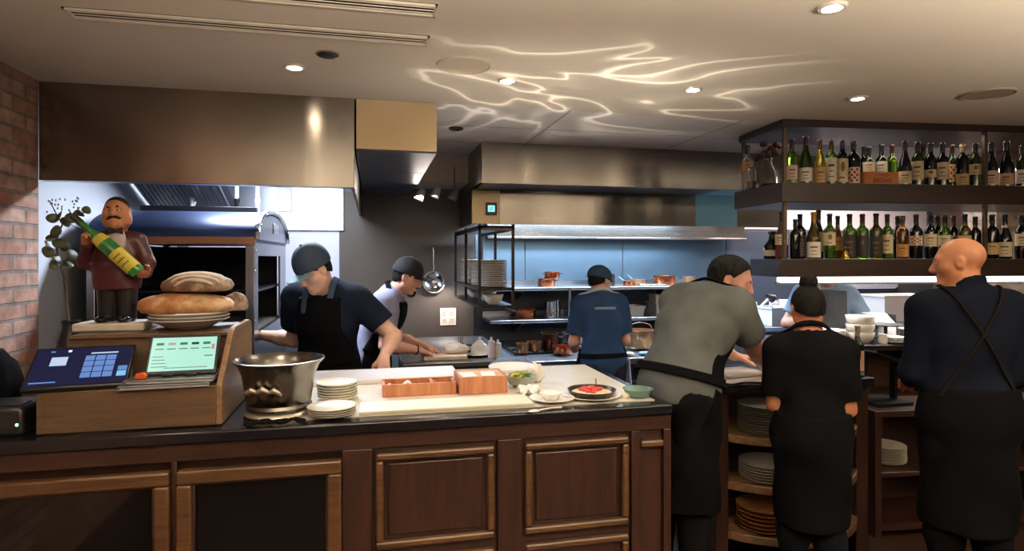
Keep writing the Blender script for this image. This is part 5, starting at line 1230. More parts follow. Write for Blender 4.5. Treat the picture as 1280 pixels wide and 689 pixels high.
LO=[(977,VF+.02,'burgundy',.042,.315,'amber','241812','cream',(.30,.52),'lines','brown bottle with cream label behind the corner post,',None),
 (994,VF-.01,'bordeaux',.033,.265,'black','121214',None,None,None,'short plain black bottle close behind the ladder-marked one,',None),
 (1000,VF+.06,'bordeaux',.038,.305,'black','121214','dark',(.05,.52),'ladder','black bottle with white ladder-like marks,',None),
 (1017,VF,'burgundy',.045,.315,'olive','b98f2f','white',(.03,.36),'lines','wide dark bottle with gold neck band and big white label,',None),
 (1023,VF+.14,'burgundy',.041,.34,'black','161618','cream',(.15,.55),'lines','tall black bottle standing just behind the gold-necked one,',None),
 (1037,VF,'bordeaux',.038,.305,'green','1a2130','cream',(.30,.58),'seal','green bottle with square cream label and round emblem,',None),
 (1047,VF+.13,'burgundy',.036,.30,'amber','2a1c1a','orange',(.2,.5),'lines','amber bottle behind, between two green ones,',None),
 (1062,VF+.01,'bordeaux',.040,.305,'green','2b1414','dark',(.04,.54),'lines','bright green bottle with black label behind the brass bell,',None),
 (1078,VF,'bordeaux',.039,.305,'green','3a1a14','dark',(.05,.52),'dot','bright green bottle with grey label and white dot,',None),
 (1095,VF,'bordeaux',.039,.31,'olive','17161a','dark',(.05,.5),'lines','olive brown bottle with dark label,',None),
 (1109,VF,'bordeaux',.036,.305,'green','1f1a18','cream',(.12,.54),'lines','bright green bottle with narrow cream label,',None),
 (1122,VF+.09,'bordeaux',.036,.30,'black','141416',None,None,None,'plain black bottle behind the amber and green ones,',None),
 (1128,VF,'liquor',.036,.295,'amber','4a3326','orange',(.05,.34),'lines','amber bottle with orange label,','orange'),
 (1145,VF,'bordeaux',.039,.305,'black','141518','cream',(.30,.52),'pattern','black bottle with square patterned cream label,',None),
 (1163,VF,'bordeaux',.038,.305,'black','17181d','cream',(.28,.56),'lines','black bottle with broad pale label above the navy-shirted person\'s forehead,',None),
 (1172,VF+.09,'bordeaux',.037,.305,'black','17181d','cream',(.28,.56),'lines','black bottle half hidden behind the broad-labelled one,',None),
 (1181,VF,'bordeaux',.037,.30,'green','151c18','cream',(.3,.54),'lines','dark green bottle with pale label above the navy-shirted person\'s head,',None),
 (1192,VF+.10,'bordeaux',.037,.305,'black','44171a','cream',(.3,.54),'seal','black bottle with red capsule above the navy-shirted person\'s head,',None),
 (1206,VF,'bordeaux',.039,.31,'olive','191a1d','tan',(.28,.52),'lines','olive black bottle with tan label behind the navy-shirted person\'s crown,',None),
 (1219,VF+.02,'bordeaux',.036,.295,'black','141416',None,None,None,'plain dark bottle left of the middle post,',None),
 (1240,VF,'bordeaux',.041,.31,'black','131317','tan',(.10,.36),'lines','black bottle with low tan label, first right of the middle post,',None),
 (1256,VF,'burgundy',.043,.31,'black','141418','cream',(.05,.38),'lines','black bottle with neck seal and pale label, second right of the middle post,','white'),
 (1277,VF,'bordeaux',.040,.305,'black','141418','cream',(.30,.58),'lines','black bottle with high cream label at the photo edge,',None)]
for px,v,k,R,H,g,c,l,lz,mk,d,nk in LO: bottle(bu(px,v),v,ZS[1],k,R,H,g,f'{d} {Lw}',c,l,lz or (.1,.4),mk,group=GL,neck=nk)
# brass bell, small items
p=bw_(bu(1057,.0),.0,ZS[1]+.0005); r=thing('brass_bell','tiny brass bell in front of a green bottle on the lower bottle shelf','bell',p)
MB().lathe([(.036,0),(.034,.004),(.024,.012),(.018,.035),(.012,.052),(0,.056)],n=24).build('bell_body',plain('brass','c9a04a',.2,1.0),r); MB().lathe([(.004,.055),(.004,.068),(.008,.075),(0,.083)],n=14).build('handle',plain('brass','c9a04a',.2,1.0),r)
# wooden box with lettering
u0,u1=bu(1079.5,.03),bu(1122,.03); r=thing('wine_crate','small orange wooden box lettered BASTIAN on the upper bottle shelf','box',bw_((u0+u1)/2,.03,ZS[0]+.0006),BR)
w=(u1-u0)/2; WB=wood('crate_wood','a85d33','c8834f','x',.55,.6)
MB().box(-w,w,-.008,0,0,.088).build('front_board',WB,r,bevel=.001); MB().box(-w,w,.072,.08,0,.088).build('rear_board',WB,r); MB().box(-w,-w+.008,0,.072,0,.088).build('side_board',WB,r); MB().box(w-.008,w,0,.072,0,.088).build('side_board',WB,r); MB().box(-w+.008,w-.008,0,.072,0,.008).build('base_board',WB,r)
TM=Matrix.Translation((.008,-.0085,.028))@Matrix.Rotation(PI/2,4,'X')
text_part('BASTIAN','lettering',plain('burnt_lettering','4a2413',.7),r,TM@Matrix.Diagonal((.88,1.25,1,1)),.038)
mb=MB(); mb.tube([(-.05,-.0088,.062),(-.02,-.0088,.070),(.02,-.0088,.067),(.06,-.0088,.064)],.0018,6); mb.tube([(-.02,-.0088,.060),(.02,-.0088,.061),(.045,-.0088,.057)],.0014,6); mb.build('script_line',plain('burnt_lettering','4a2413',.7),r)
# left end of the upper tier, seen through the open side
o=bottle(bu(934,.46),.46,ZS[0],'liquor',.040,.33,'clear','clear liquor bottle with orange label at the open left end of the upper shelf','17171a',lab='orange',lz=(.42,.62),name='liquor_bottle')
o=bottle(bu(939,.34),.34,ZS[0],'liquor',.034,.20,'clear','small clear bottle with red liquid at the open left end of the upper shelf',None,name='liquor_bottle')
MB().lathe([(0,.004),(.030,.004),(.0305,.05),(0,.05)],n=20).build('red_liquid',plain('red_liquid','a01a22',.2),o)
p=bw_(bu(958,.22),.22,ZS[0]+.0006); r=thing('flower_jar','smoky glass jar of dark dried flowers, left end of the upper bottle shelf','vase',p)
MB().lathe([(0,.004),(.05,.004),(.068,.02),(.066,.10),(.04,.16),(.035,.19),(.040,.20),(.033,.19),(.038,.16),(.060,.10),(.062,.02),(0,.008)],n=32).build('jar',glass('smoky_glass','6d6a66',.55,.08),r)
random.seed(4); mb=MB(); st=MB()
for i in range(16):
    a=random.uniform(0,6.3); q=random.uniform(.02,.09); z=random.uniform(.20,.30); c=(math.cos(a)*q,math.sin(a)*q,z)
    st.tube([(0,0,.02),(c[0]*.3,c[1]*.3,.17),c],.002,5); mb.ell(c,(.022,.022,.02),10,7)
    mb.ell((c[0]+.012,c[1],c[2]+.012),(.012,.012,.012),8,6)
st.build('stems',plain('dark_stem','2b2a22',.8),r); mb.build('flower_heads',plain('dried_flower','45201f',.8,0,.3,30),r)
p=bw_(bu(965,.22),.22,ZS[1]+.0006); r=thing('dark_flask','low dark flask at the open left end of the lower bottle shelf','flask',p)
MB().lathe([(0,0),(.05,0),(.055,.01),(.052,.09),(.03,.12),(.02,.14),(.02,.17),(.026,.175),(.026,.19),(0,.19)],n=28).build('body',bmat('black'),r); MB().lathe([(.0558,.02),(.0546,.06)],n=28).build('label_paper',lab_mat('white'),r)

# ================================================================ BAR COUNTER (the pass beneath the bottle shelf)
BZ=1.09
r=thing('bar_pass','dark bar counter with open shelves under the bottle shelf','counter',(BO.x,BO.y,0),BR)
MB().box(.04,3.3,.02,.62,BZ-.04,BZ).build('worktop',M_STONE,r,bevel=.005)
MB().box(.06,3.3,.34,.40,.06,BZ-.04).build('back_panel',M_DWOOD,r)
for z in (.40,.74): MB().box(.06,3.3,.04,.34,z-.03,z).build('shelf_board',M_DWOOD,r,bevel=.003)
MB().box(.06,3.3,.06,.34,.02,.10).build('plinth',M_BLACKP,r)
for u in (.06,1.1,2.15,3.26): MB().box(u,u+.035,.04,.34,.10,BZ-.04).build('divider',M_DWOODZ,r)
def bo(px,v,z): return bw_(bu(px,v),v,z)
# crockery on the pass
for i in range(3):
    p=bo(1075,.16,BZ+.0005+i*.056); o=MB().lathe([(0,.006),(.045,.006),(.078,.03),(.088,.072),(.091,.074),(.092,.07),(.083,.028),(.05,0),(0,0)],n=36).build('noodle_bowl',M_WHITE,None,p); tag(o,f'deep white bowl, {["lowest","middle","topmost"][i]} of the three stacked behind the black-shirted person','bowl','stacked white bowls on the pass')
p=bo(1035,.22,BZ); plate_stack(p.x,p.y,BZ+.0005,7,.115,.0115,M_WHITE,('wide white plate','the stack left of the stacked bowls'),group='plates left of the stacked bowls',deep=.004)
for i,(px,n) in enumerate(((1117,3),)):
    p=bo(px,.10,BZ); plate_stack(p.x,p.y,BZ+.0005,n,.075,.014,M_WHITE,('small white saucer','the low stack left of the navy-shirted person'),group='saucers left of the navy-shirted person',deep=.004)
p=bo(1143,.20,BZ); tag(MB().lathe([(0,.006),(.05,.006),(.08,.03),(.10,.085),(.104,.085),(.085,.026),(.052,0),(0,0)],n=36).build('serving_bowl',M_WHITE,None,p+Vector((0,0,.0005))),'white serving bowl on the pass touching the navy-shirted person\'s outline','bowl')
p=bo(1107,.26,BZ); r=thing('cake_stand','dark flat stand carrying a jug behind the saucers on the pass','stand',p+Vector((0,0,.0005)))
MB().lathe([(0,0),(.06,0),(.05,.01),(.012,.02),(.012,.09),(.03,.10),(.12,.105),(.12,.112),(0,.112)],n=32).build('stand_body',M_BLACKM,r)
p=bo(1108,.13,BZ); r=thing('milk_jug','small white jug in front of the dark stand on the pass','jug',bo(1107,.12,BZ)+Vector((-.05,-.03,.0005)))
MB().lathe([(0,0),(.025,0),(.032,.02),(.024,.05),(.028,.065),(.024,.065),(.020,.05),(.027,.02),(0,.006)],n=24).build('body',M_WHITE,r); MB().tube([(.024,0,.055),(.045,0,.05),(.045,0,.025),(.03,0,.02)],.004,8).build('handle',M_WHITE,r)
# ticket printer / screen on the pass
p=bo(1098,.46,BZ); r=thing('ticket_printer','white and black ticket printer with sloping front, behind the stacked bowls','printer',p+Vector((0,0,.0005)),BR)
MB().prism([(-.08,0),(-.08,.10),(.02,.17),(.09,.17),(.09,0)],-.085,.085,'x').build('body',plain('printer_grey','b9bcc8',.4),r,bevel=.006)
MB().prism([(-.0805,.01),(-.085,.012),(-.085,.095),(-.0805,.098)],-.07,.07,'x').build('front_cover',plain('white_plastic','e3e4e6',.4,0,.02),r)
MB().box(-.087,-.0855,-.07,.08,.01,.165).build('side_cover',M_BLACKP,r); MB().box(.0855,.087,-.07,.08,.01,.165).build('side_cover',M_BLACKP,r)
# behind the pass: white crates, desk lamp, white tubs on the rear table
r=thing('rear_table','steel rear worktable beyond the pass, under the white crates','table',(3.05,4.95,0))
MB().box(0,2.6,0,.85,1.0,1.04).build('tabletop',M_STEELB,r,bevel=.004)
for x in (.03,2.52):
    for y in (.04,.76): MB().box(x,x+.05,y,y+.05,0,1.0).build('leg',M_STEELB,r)
MB().box(.02,2.58,.03,.82,.3,.32).build('undershelf',M_STEELD,r)
ZR=1.0405
tub(966,5.15,ZR,.22,.28,.17,'pale plastic crate on the rear table left of the black-shirted person',1.05,m=plain('pale_crate','c8ccd0',.4))
tub(992,5.25,ZR,.15,.22,.22,'white upright tub hidden partly by the black-shirted person\'s head',1.05)
tub(1121,5.25,ZR,.62,.34,.26,'long white crate on the rear table left of the navy-shirted person',1.03)
r=thing('swing_arm_lamp','white swing arm desk lamp on the rear table right of the grey-shirted person','lamp',(xat(950,5.4),5.40,ZR))
MB().lathe([(0,0),(.05,0),(.05,.012),(.012,.02),(0,.02)],n=24).build('base',M_WHITE,r); MB().tube([(0,0,.015),(-.02,0,.13),(.10,0,.23)],[.011,.012,.014],8).build('arm',plain('white_plastic','e3e4e6',.4,0,.02),r)
mb=MB(); mb.M=Matrix.Translation((.12,0,.24))@Matrix.Rotation(math.radians(-70),4,'Y'); mb.lathe([(.012,.05),(.03,.03),(.045,-.03),(.04,-.03),(.02,.02),(0,.03)],n=20); mb.build('lamp_head',M_BLACKP,r)
MB().tube([(.19+.0,0,.02)]+[(.22+.10*math.cos(a),.02,.06+.12*math.sin(a)) for a in (2.6,2.0,1.4,.8,.2,-.3)],.004,6).build('cable',plain('cable_white','d5d7da',.5),r)
for px,py,lab in ((940,386,'white double outlet on the dark blue wall by the grey-shirted person\'s face'),(967,384,'white outlet on the dark blue wall behind the swing arm lamp')):
    p=at(px,py,5.985); r=thing('wall_outlet',lab,'outlet',p,0,'outlets on the dark blue wall'); MB().box(-.06,.06,-.008,0,-.075,.075).build('cover_plate',plain('outlet_white','d6d6d8',.4),r,bevel=.003); MB().box(-.025,.025,-.011,-.008,-.04,.04).build('socket',plain('outlet_grey','9a9da3',.4),r,bevel=.003)
p0,p1=xat(1052,5.9),xat(1126,5.9); r=thing('wall_light_bar','pale horizontal light fitting on the dark blue wall right of the bun','wall light',((p0+p1)/2,5.985,at(1090,357,5.9).z))
w=(p1-p0)/2; MB().box(-w,w,-.05,0,-.03,.03).build('housing',plain('bar_grey','b3b5bd',.4),r,bevel=.006); MB().box(-w+.03,w-.03,-.045,-.02,-.036,-.03).build('diffuser',emit('soft_bar','cfd4e6',1.2),r)

# ================================================================ ISLAND END with curved shelves
IX0,IX1,IY=1.79,2.75,2.95; IZ=1.0
r=thing('island_cabinet','dark wood island end with three curved open shelves of plates','cabinet',(IX0,IY,0))
w=IX1-IX0
MB().box(-.02,w+.02,-.03,.55,IZ-.045,IZ).build('worktop',M_STONE,r,bevel=.005)
MB().box(0,.075,0,.53,.0,IZ-.045).build('end_panel',M_DWOODZ,r,bevel=.004)
MB().box(w-.08,w,0,.53,.0,IZ-.045).build('corner_post',M_DWOODZ,r,bevel=.004)
MB().box(.075,w-.08,.40,.43,.0,IZ-.045).build('back_panel',M_DWOODZ,r)
def curve_shelf(z,t=.045):
    pts=[(.07,.40),(w-.075,.40),(w-.075,.0)]
    n=16
    for i in range(n+1):
        a=i/n; x=(w-.075)+( .07-(w-.075))*a; pts.append((x,.0-.20*math.sin(PI*a)**.8))
    MB().prism(pts,z-t,z,'z').build('curved_shelf',wood('shelf_edge_oak','4a3423','8a6a47','x',.4,.8,.2),r,bevel=.005)
ZI=[.735,.482,.215]
for z in ZI: curve_shelf(z)
q=on(951,541,ZI[0]); plate_stack(IX0+.30,IY+.02,ZI[0]+.0005,11,.135,.0135,plain('stone_plate','b9b3a8',.3,0,.05),('grey white dinner plate','the island\'s top shelf stack'),group='plates on the top island shelf')
plate_stack(IX0+.30,IY+.0,ZI[1]+.0005,6,.14,.0155,M_WHITE,('white oval-rimmed plate','the island\'s middle shelf stack'),group='plates on the middle island shelf',deep=.004)
plate_stack(IX0+.28,IY+.0,ZI[2]+.0005,6,.135,.021,wood('board_wood','8a5a32','c08a55','x',.5,.6),('round wooden serving plate','the island\'s bottom shelf stack'),group='wooden plates on the bottom island shelf',name='wooden_plate',deep=.008)
cloth('baking_paper',IX0+.02,IX0+.40,IY+.0,IY+.34,IZ,plain('white_paper','efe9e4',.6,0,.02),'sheet of white paper under the grey-shirted person\'s hands on the island',.0015,'paper',seed=1)
tag(MB().box(-.14,.14,-.10,.10,0,.02).build('marble_board',plain('board_stone','e9e2dc',.3,0,.04,5),None,(IX0+.24,IY+.20,IZ+.0115),.15,bevel=.005),'small white board under the grey-shirted person\'s fingers','board')
p=Vector((IX1-.045,IY+.03,IZ+.0005)); o=thing('sauce_bottle','slim dark bottle with pink label on the island\'s right corner','bottle',p,-.65)
P=PROF['bordeaux'](.033,.29); MB().lathe(P,n=24).build('glass',bmat('dgreen'),o); MB().lathe([(.0338,.035),(.0338,.15)],n=24).build('label_paper',plain('label_rose','d9a796',.6),o); MB().lathe([(.0338,.012),(.0338,.030)],n=24).build('base_label',plain('label_teal','5d8f86',.6),o); MB().lathe([(.0140,.23),(.0140,.275),(.0155,.278),(.0150,.2905),(0,.291)],n=20).build('capsule',plain('foil_grey','b4a9a4',.3,.5),o)
# slanted ticket holder between island and bar, things on the dark bar shelves
r=thing('ticket_holder','slanted black ticket holder with a white slip, right of the island bottle','holder',bw_(.50,-.20,.70))
MB().box(-.10,.16,-.12,.12,0,.02).build('base',M_BLACKM,r); mb=MB(); mb.M=Matrix.Translation((0,0,.30))@Matrix.Rotation(math.radians(20),4,'Y'); mb.box(-.12,.18,-.12,.12,-.006,.006); mb.build('slope',M_BLACKM,r); mb=MB(); mb.M=Matrix.Translation((0,0,.30))@Matrix.Rotation(math.radians(20),4,'Y'); mb.box(-.11,.03,-.10,-.02,.0062,.0075); mb.build('slip',plain('paper','e9e7e1',.8,0,.02),r)
mb=MB(); mb.box(-.10,-.08,-.02,.02,.02,.32); mb.box(.12,.14,-.02,.02,.02,.26); mb.build('upright',M_BLACKM,r)
r.location.z=.7605
r2=thing('side_station','low dark service station beside the island, holding the ticket holder','cabinet',(bw_(.34,-.40).x,bw_(.34,-.40).y,0),BR)
MB().box(0,1.9,0,.40,.72,.76).build('top_board',M_DWOOD,r2,bevel=.004); MB().box(0,1.9,0,.40,.36,.39).build('shelf_board',M_DWOOD,r2,bevel=.004); MB().box(0,1.9,0,.40,.04,.08).build('base_board',M_DWOOD,r2)
for u in (0,.62,1.25,1.86): MB().box(u,u+.04,0,.40,.0,.72).build('upright',M_DWOODZ,r2)
MB().box(.04,1.86,.37,.39,.08,.72).build('back_board',M_DWOOD,r2)
p=bw_(.56,-.20); plate_stack(p.x,p.y,.3905,8,.12,.0135,M_CREAM,('cream plate','the stack in the dark station beside the island'),group='plates in the dark station')
r=thing('fruit_bowl','shallow bowl of yellow and orange fruit on the dark station, right of the navy-shirted person','bowl',bw_(1.10,-.22,.7605))
MB().lathe([(0,.005),(.06,.005),(.13,.05),(.136,.05),(.07,0),(0,0)],n=32).build('bowl_body',plain('brown_bowl','6b4a34',.4),r)
random.seed(9)
cols=['d8b63a','c98a34','d8b63a','b5672c','d9c25a']
k=0
for x,y,z in ((-.06,-.02,.03),(.0,-.06,.03),(.06,0,.03),(0,.05,.03),(.0,0,.075)):
    pos=bw_(1.10,-.22,.7605)+Vector((x,y,z-.004)); o=blob('lemon' if cols[k]!='b5672c' and cols[k]!='c98a34' else 'orange',pos,(.040,.034,.034),plain('fruit_'+cols[k],cols[k],.4),['yellow lemon at the left of the fruit bowl','orange fruit at the front of the fruit bowl','yellow lemon at the right of the fruit bowl','dark orange fruit at the back of the fruit bowl','pale lemon on top of the fruit bowl'][k],'fruit','fruit in the bowl',amp=.05,seed=k); k+=1
p=bw_(1.28,-.20); plate_stack(p.x,p.y,.3905,5,.13,.016,plain('brown_china','6f5a4a',.4),('brown plate','the far stack in the dark station'),group='brown plates in the dark station')
# ================================================================ PEOPLE
def skin(name,c):
    if name in _C: return _C[name]
    t=NT(name); v=t.coord(); f=t.noise(v,14,4); a=lin(c)
    t.l(t.ramp(f,[(.3,(a[0]*.92,a[1]*.86,a[2]*.84)),(.7,tuple(min(1,x*1.05) for x in a[:3]))]),t.b.inputs['Base Color'])
    t.set(Roughness=.5,Subsurface_Weight=.12,Subsurface_Radius=(.012,.005,.003),Subsurface_Scale=.6); t.bump(t.noise(v,300,2),.06,.001)
    _C[name]=t.m; return t.m
SK1=skin('fair_skin','e6bba6'); SK2=skin('tan_skin','c98b66'); SK3=skin('rosy_skin','dfac98')
HAIRD=plain('dark_hair','0d0a09',.75,0,.3,60,.3,200,Specular_IOR_Level=.2); EYEW=plain('eye_white','e8e2da',.2); IRIS=plain('iris_dark','20160f',.15)
TRB=fabric('black_trousers','0c0c0f'); SHB=plain('black_shoe','101012',.4)
def LW(base,face,x,y,z): c,s=math.cos(face),math.sin(face); return (base[0]+x*c-y*s, base[1]+x*s+y*c, z)
# --- cook at the dome oven
b=(-.25,3.90,0); f=math.radians(160)
h=Human('person','person in a navy cap and black apron, reaching into the dome oven',1.80,b,f,lean=.22,side=-.03,bulk=1.06,shoulder=1.06,head=(-.55,.62,.0),headfwd=.05,
  rhand=(-.70,4.16,1.19),lhand=(.065,3.50,1.13),lpole=(-.5,-.3,-.5),rpole=(.2,-.4,-.9),ldir=(.0,-.25,-1),lnorm=(0,.9,-.2),rdir=(-.8,.5,-.1),lcurl=.5)
h.body(SK1); ts=h.shirt(fabric('navy_tee','171d2a'),sleeve=.66,loose=.018,seed=1); h.trousers(TRB); h.shoes(SHB)
h.skirt(fabric('black_apron','0a0a0d'),bib=1.0,bibw=.125,bottom=.5,back=False)
x=h.R1[:,0]
for q in (-1,1): h.strap(fabric('teal_strap','34465a'),'apron_strap',h.torso,.036,.004,h.chest+x*q*.075*h.k,x,.018,[(h.chest+h.R1[:,2]*.06,h.R1[:,2]),(h.chest+h.R1[:,1]*.0,h.R1[:,1])])
h.hair(HAIRD,off=.005,c=-.01); h.cap(plain('navy_cap','27384d',.75,0,.1,20),brim=.075,tilt=.15,low=.018,tall=.02,under=plain('cap_brim_blue','5b8298',.6)); h.eyes(EYEW,IRIS); h.brows(HAIRD)
# --- cook at the prep table
b=(-.05,4.50,0); f=math.radians(-95)
h=Human('person','person in a black cap and lilac tee, bending over a board of dough',1.76,b,f,lean=.48,bulk=1.05,head=(-.12,.38,0),headfwd=.04,
  rhand=(.32,4.34,1.03),lhand=(.38,4.50,1.03),rdir=(.9,.1,-.35),ldir=(.9,-.15,-.3),rpole=(.5,-.6,-.6),lpole=(-.5,-.6,-.6))
h.body(SK3); h.shirt(fabric('lilac_tee','8f90ac'),sleeve=.7,loose=.016,seed=3); h.trousers(TRB); h.shoes(SHB)
h.skirt(fabric('black_apron','0a0a0d'),bib=1.0,bibw=.21,bottom=.5,back=False)
h.strap(fabric('black_apron','0a0a0d'),'neck_strap',h.torso+h.neck,.020,.006,h.neckb+h.R1[:,2]*.0,nrm(h.R1[:,2]*.8+h.R1[:,1]*.6),.016)
h.hair(HAIRD,off=.004,c=-.012); h.cap(plain('black_cap','15161b',.8,0,.1,20),brim=.06,tilt=.10,low=.022,tall=.012); h.eyes(EYEW,IRIS); h.brows(HAIRD)
def gf(P):
    q=(P-h.hc)@h.Rh/h.hs; return np.maximum(union(h.head,P,.004),np.maximum(np.abs(q[:,0])-.026,np.maximum(q[:,2]+.078,.05-q[:,1]))*h.hs)
field_obj('goatee',gf,h.hc-.16,h.hc+.16,HAIRD,h.root,.004)
m=MB(); m.tube([h.hp(-.028,.088,-.056),h.hp(-.012,.098,-.050),h.hp(.012,.098,-.050),h.hp(.028,.088,-.056)],[.003,.0045,.0045,.003],8); m.build('moustache',HAIRD,h.root)
MB().tube([tuple(h.W[0]+ (h.E[0]-h.W[0])*.08 + (lambda a: np.cross(nrm(h.E[0]-h.W[0]),[0,0,1])*math.cos(a)*.032+np.cross(nrm(h.E[0]-h.W[0]),np.cross(nrm(h.E[0]-h.W[0]),[0,0,1]))*math.sin(a)*.032)(2*PI*i/16)) for i in range(16)],.006,8,closed=True).build('wristband',M_BLACKP,h.root)
# --- cook at the range, seen from behind
b=(1.685,4.33,0); f=0
h=Human('person','person in a blue tee and dark cap, seen from behind at the range',1.66,b,f,lean=.20,bulk=.95,shoulder=.93,head=(-1.1,.28,0),headfwd=.03,
  rhand=(1.82,4.62,.99),lhand=(1.56,4.64,.99),rpole=(.35,-.6,-.7),lpole=(-.35,-.6,-.7),rcurl=.7,lcurl=.7)
h.body(SK3); t=h.shirt(fabric('blue_tee','2c4468'),sleeve=.78,loose=.020,hem=-.09,seed=5); h.trousers(fabric('charcoal_trousers','26262c')); h.shoes(SHB)
h.skirt(fabric('black_apron_blue','0e1017'),bib=0,bottom=.55,flare=1.0,back=False,off=.02)
h.strap(fabric('black_apron_blue','0e1017'),'waist_tie',h.torso,.028,.006,h.waist-h.R0[:,2]*.03,h.R0[:,2],.016)
bk=h.chest-h.R1[:,1]*.0+h.R1[:,2]*.085*h.k
def pf(P): return np.maximum(np.maximum(np.abs(union(h.torso,P,.020))-.0045,np.maximum(np.abs((P-bk)@h.R1[:,0])-.085,np.abs((P-bk)@h.R1[:,2])-.010)),(P-h.chest)@h.R1[:,1])
field_obj('back_print',pf,bk-.16,bk+.16,plain('print_pale_blue','7f93b4',.7),t,.004,0)
h.strap(plain('white_strap','c9d0dc',.8),'neck_strap',h.torso+h.neck,.020,.007,h.neckb+h.R1[:,2]*.015,nrm(h.R1[:,2]*.85+h.R1[:,1]*.5),.016)
h.hair(HAIRD,off=.005,c=-.005); h.cap(fabric('blue_grey_cap','33475f'),brim=.035,tilt=.05,low=.01,tall=-.01)
def mf(P):
    q=(P-h.hc)@h.Rh/h.hs; return np.maximum(union(h.head,P,.006),np.maximum(np.maximum(q[:,2]+.012,-.105-q[:,2]),.035-q[:,1])*h.hs)
field_obj('face_mask',mf,h.hc-.17,h.hc+.17,plain('mask_white','e3e6ea',.8),h.root,.0045)
cl=MB(); cc=LW(b,f,.155,-.02,0); 
vs=[];fs=[]
for i in range(9):
    for j in range(13):
        vs.append((.165+.035*math.sin(i*.9)*(.4+j/20)+.010*j/6,-.10+.10*i/8-.02*j/12*(i/8-.5),.93-.36*j/12))
for i in range(8):
    for j in range(12): a=i*13+j; fs.append((a,a+1,a+14,a+13))
cl.add(vs,fs); cl.build('hip_towel',fabric('blue_stripe_towel','8ea0d0'),h.root,solid=.006)
# --- grey-shirted man leaning on the island
b=(1.50,2.83,0); f=math.radians(-66)
h=Human('person','person in a grey tee and black apron leaning onto the island',1.88,b,f,lean=.70,bulk=1.08,shoulder=.94,belly=.02,head=(-1.08,.30,0),headfwd=.085,headscale=1.08,
  rhand=(2.16,3.03,1.075),lhand=(2.13,3.27,1.07),rdir=(.85,.5,-.12),ldir=(.95,-.2,-.12),rpole=(.35,-.1,-1),lpole=(-.3,-.2,-1),rcurl=.25,lcurl=.25,hip=(0,-.02))
h.body(SK3); h.shirt(fabric('grey_tee','565a5a'),sleeve=.66,loose=.026,hem=-.05,seed=8,wr=.005); h.trousers(fabric('charcoal_jeans','101013')); h.shoes(SHB)
h.skirt(fabric('black_apron','0a0a0d'),off=.016,top=.10,bib=1.0,bibw=.15,bottom=.45,back=False,flare=1.0)
h.strap(fabric('black_apron','0a0a0d'),'waist_tie',h.torso+[h.torso[0]],.036,.007,h.waist-h.R0[:,2]*.015,h.R0[:,2],.022)
h.strap(fabric('black_apron','0a0a0d'),'neck_strap',h.torso+h.neck,.028,.007,h.neckb+h.R1[:,2]*.006,nrm(h.R1[:,2]*.85+h.R1[:,1]*.5),.016)
h.hair(plain('near_black_hair','0b0a0a',.7,0,.3,60,.3,200,Specular_IOR_Level=.2),off=.012,c=.001,line=(-.76,.65)); h.eyes(EYEW,IRIS); h.brows(HAIRD)
# --- woman with the bun
b=(2.03,2.52,0); f=math.radians(-32)
h=Human('person','person with a hair bun, black tee and apron, from behind at the island',1.57,b,f,lean=.10,bulk=.94,shoulder=.90,shrug=-.022,fem=True,head=(.18,.22,0),headfwd=.03,headscale=.90,
  rhand=LW(b,f,.13,.26,.98),lhand=LW(b,f,-.13,.26,.98),rpole=(.12,-.6,-.8),lpole=(-.12,-.6,-.8))
h.body(SK2); h.shirt(fabric('black_tee','0d0d10'),sleeve=.82,loose=.018,hole=.018,hem=.06,seed=2,wr=.006); h.trousers(fabric('dark_jeans','101118')); h.shoes(SHB)
h.skirt(fabric('black_apron_soft','0a0a0d'),bib=.9,bottom=.42,flare=1.05)
h.strap(fabric('black_apron_soft','0a0a0d'),'neck_strap',h.torso+h.neck,.016,.006,h.neckb+h.R1[:,2]*.030,nrm(h.R1[:,2]*.85+h.R1[:,1]*.5),.013)
h.hair(HAIRD,off=.007,c=-.004,line=(-.5,.87),low=-.075,extra=[el(h.hp(0,-.045,.135),np.array([.044,.044,.040])*h.hs,h.Rh,.02),rc(h.hp(0,-.03,.10),h.hp(0,-.045,.135),.03,.035,.02)],amp=.0025)
# --- bald man
b=(2.66,2.27,0); f=math.radians(-26)
h=Human('person','person in a dark navy shirt with crossed apron straps, turning to the left',1.81,b,f,lean=.05,bulk=1.0,shoulder=.93,head=(1.16,.10,.0),headfwd=.01,headscale=.96,
  rhand=LW(b,f,.14,.30,1.06),lhand=LW(b,f,-.14,.30,1.06),rpole=(.3,-.6,-.8),lpole=(-.3,-.6,-.8),jaw=1.0,nose=1.04)
h.body(SK2); h.shirt(fabric('midnight_shirt','10141f'),name='shirt',sleeve=1.9,loose=.016,hem=.06,seed=4,wr=.005,collar=True); h.trousers(TRB); h.shoes(SHB)
h.skirt(fabric('black_apron','0a0a0d'),bib=0,bottom=.45,flare=1.0)
k=h.k
for q in (-1,1):
    h.strap(fabric('brown_strap','191514'),'apron_strap',h.torso,.024,.006,h.chest+h.R1[:,2]*.02,nrm(h.R1[:,0]*.88*q+h.R1[:,2]*.48),.006,[(h.chest,-h.R1[:,1]),(h.waist-h.R1[:,2]*.02,h.R1[:,2])])
h.eyes(EYEW,IRIS); h.brows(plain('sandy_brow','7a5236',.6))
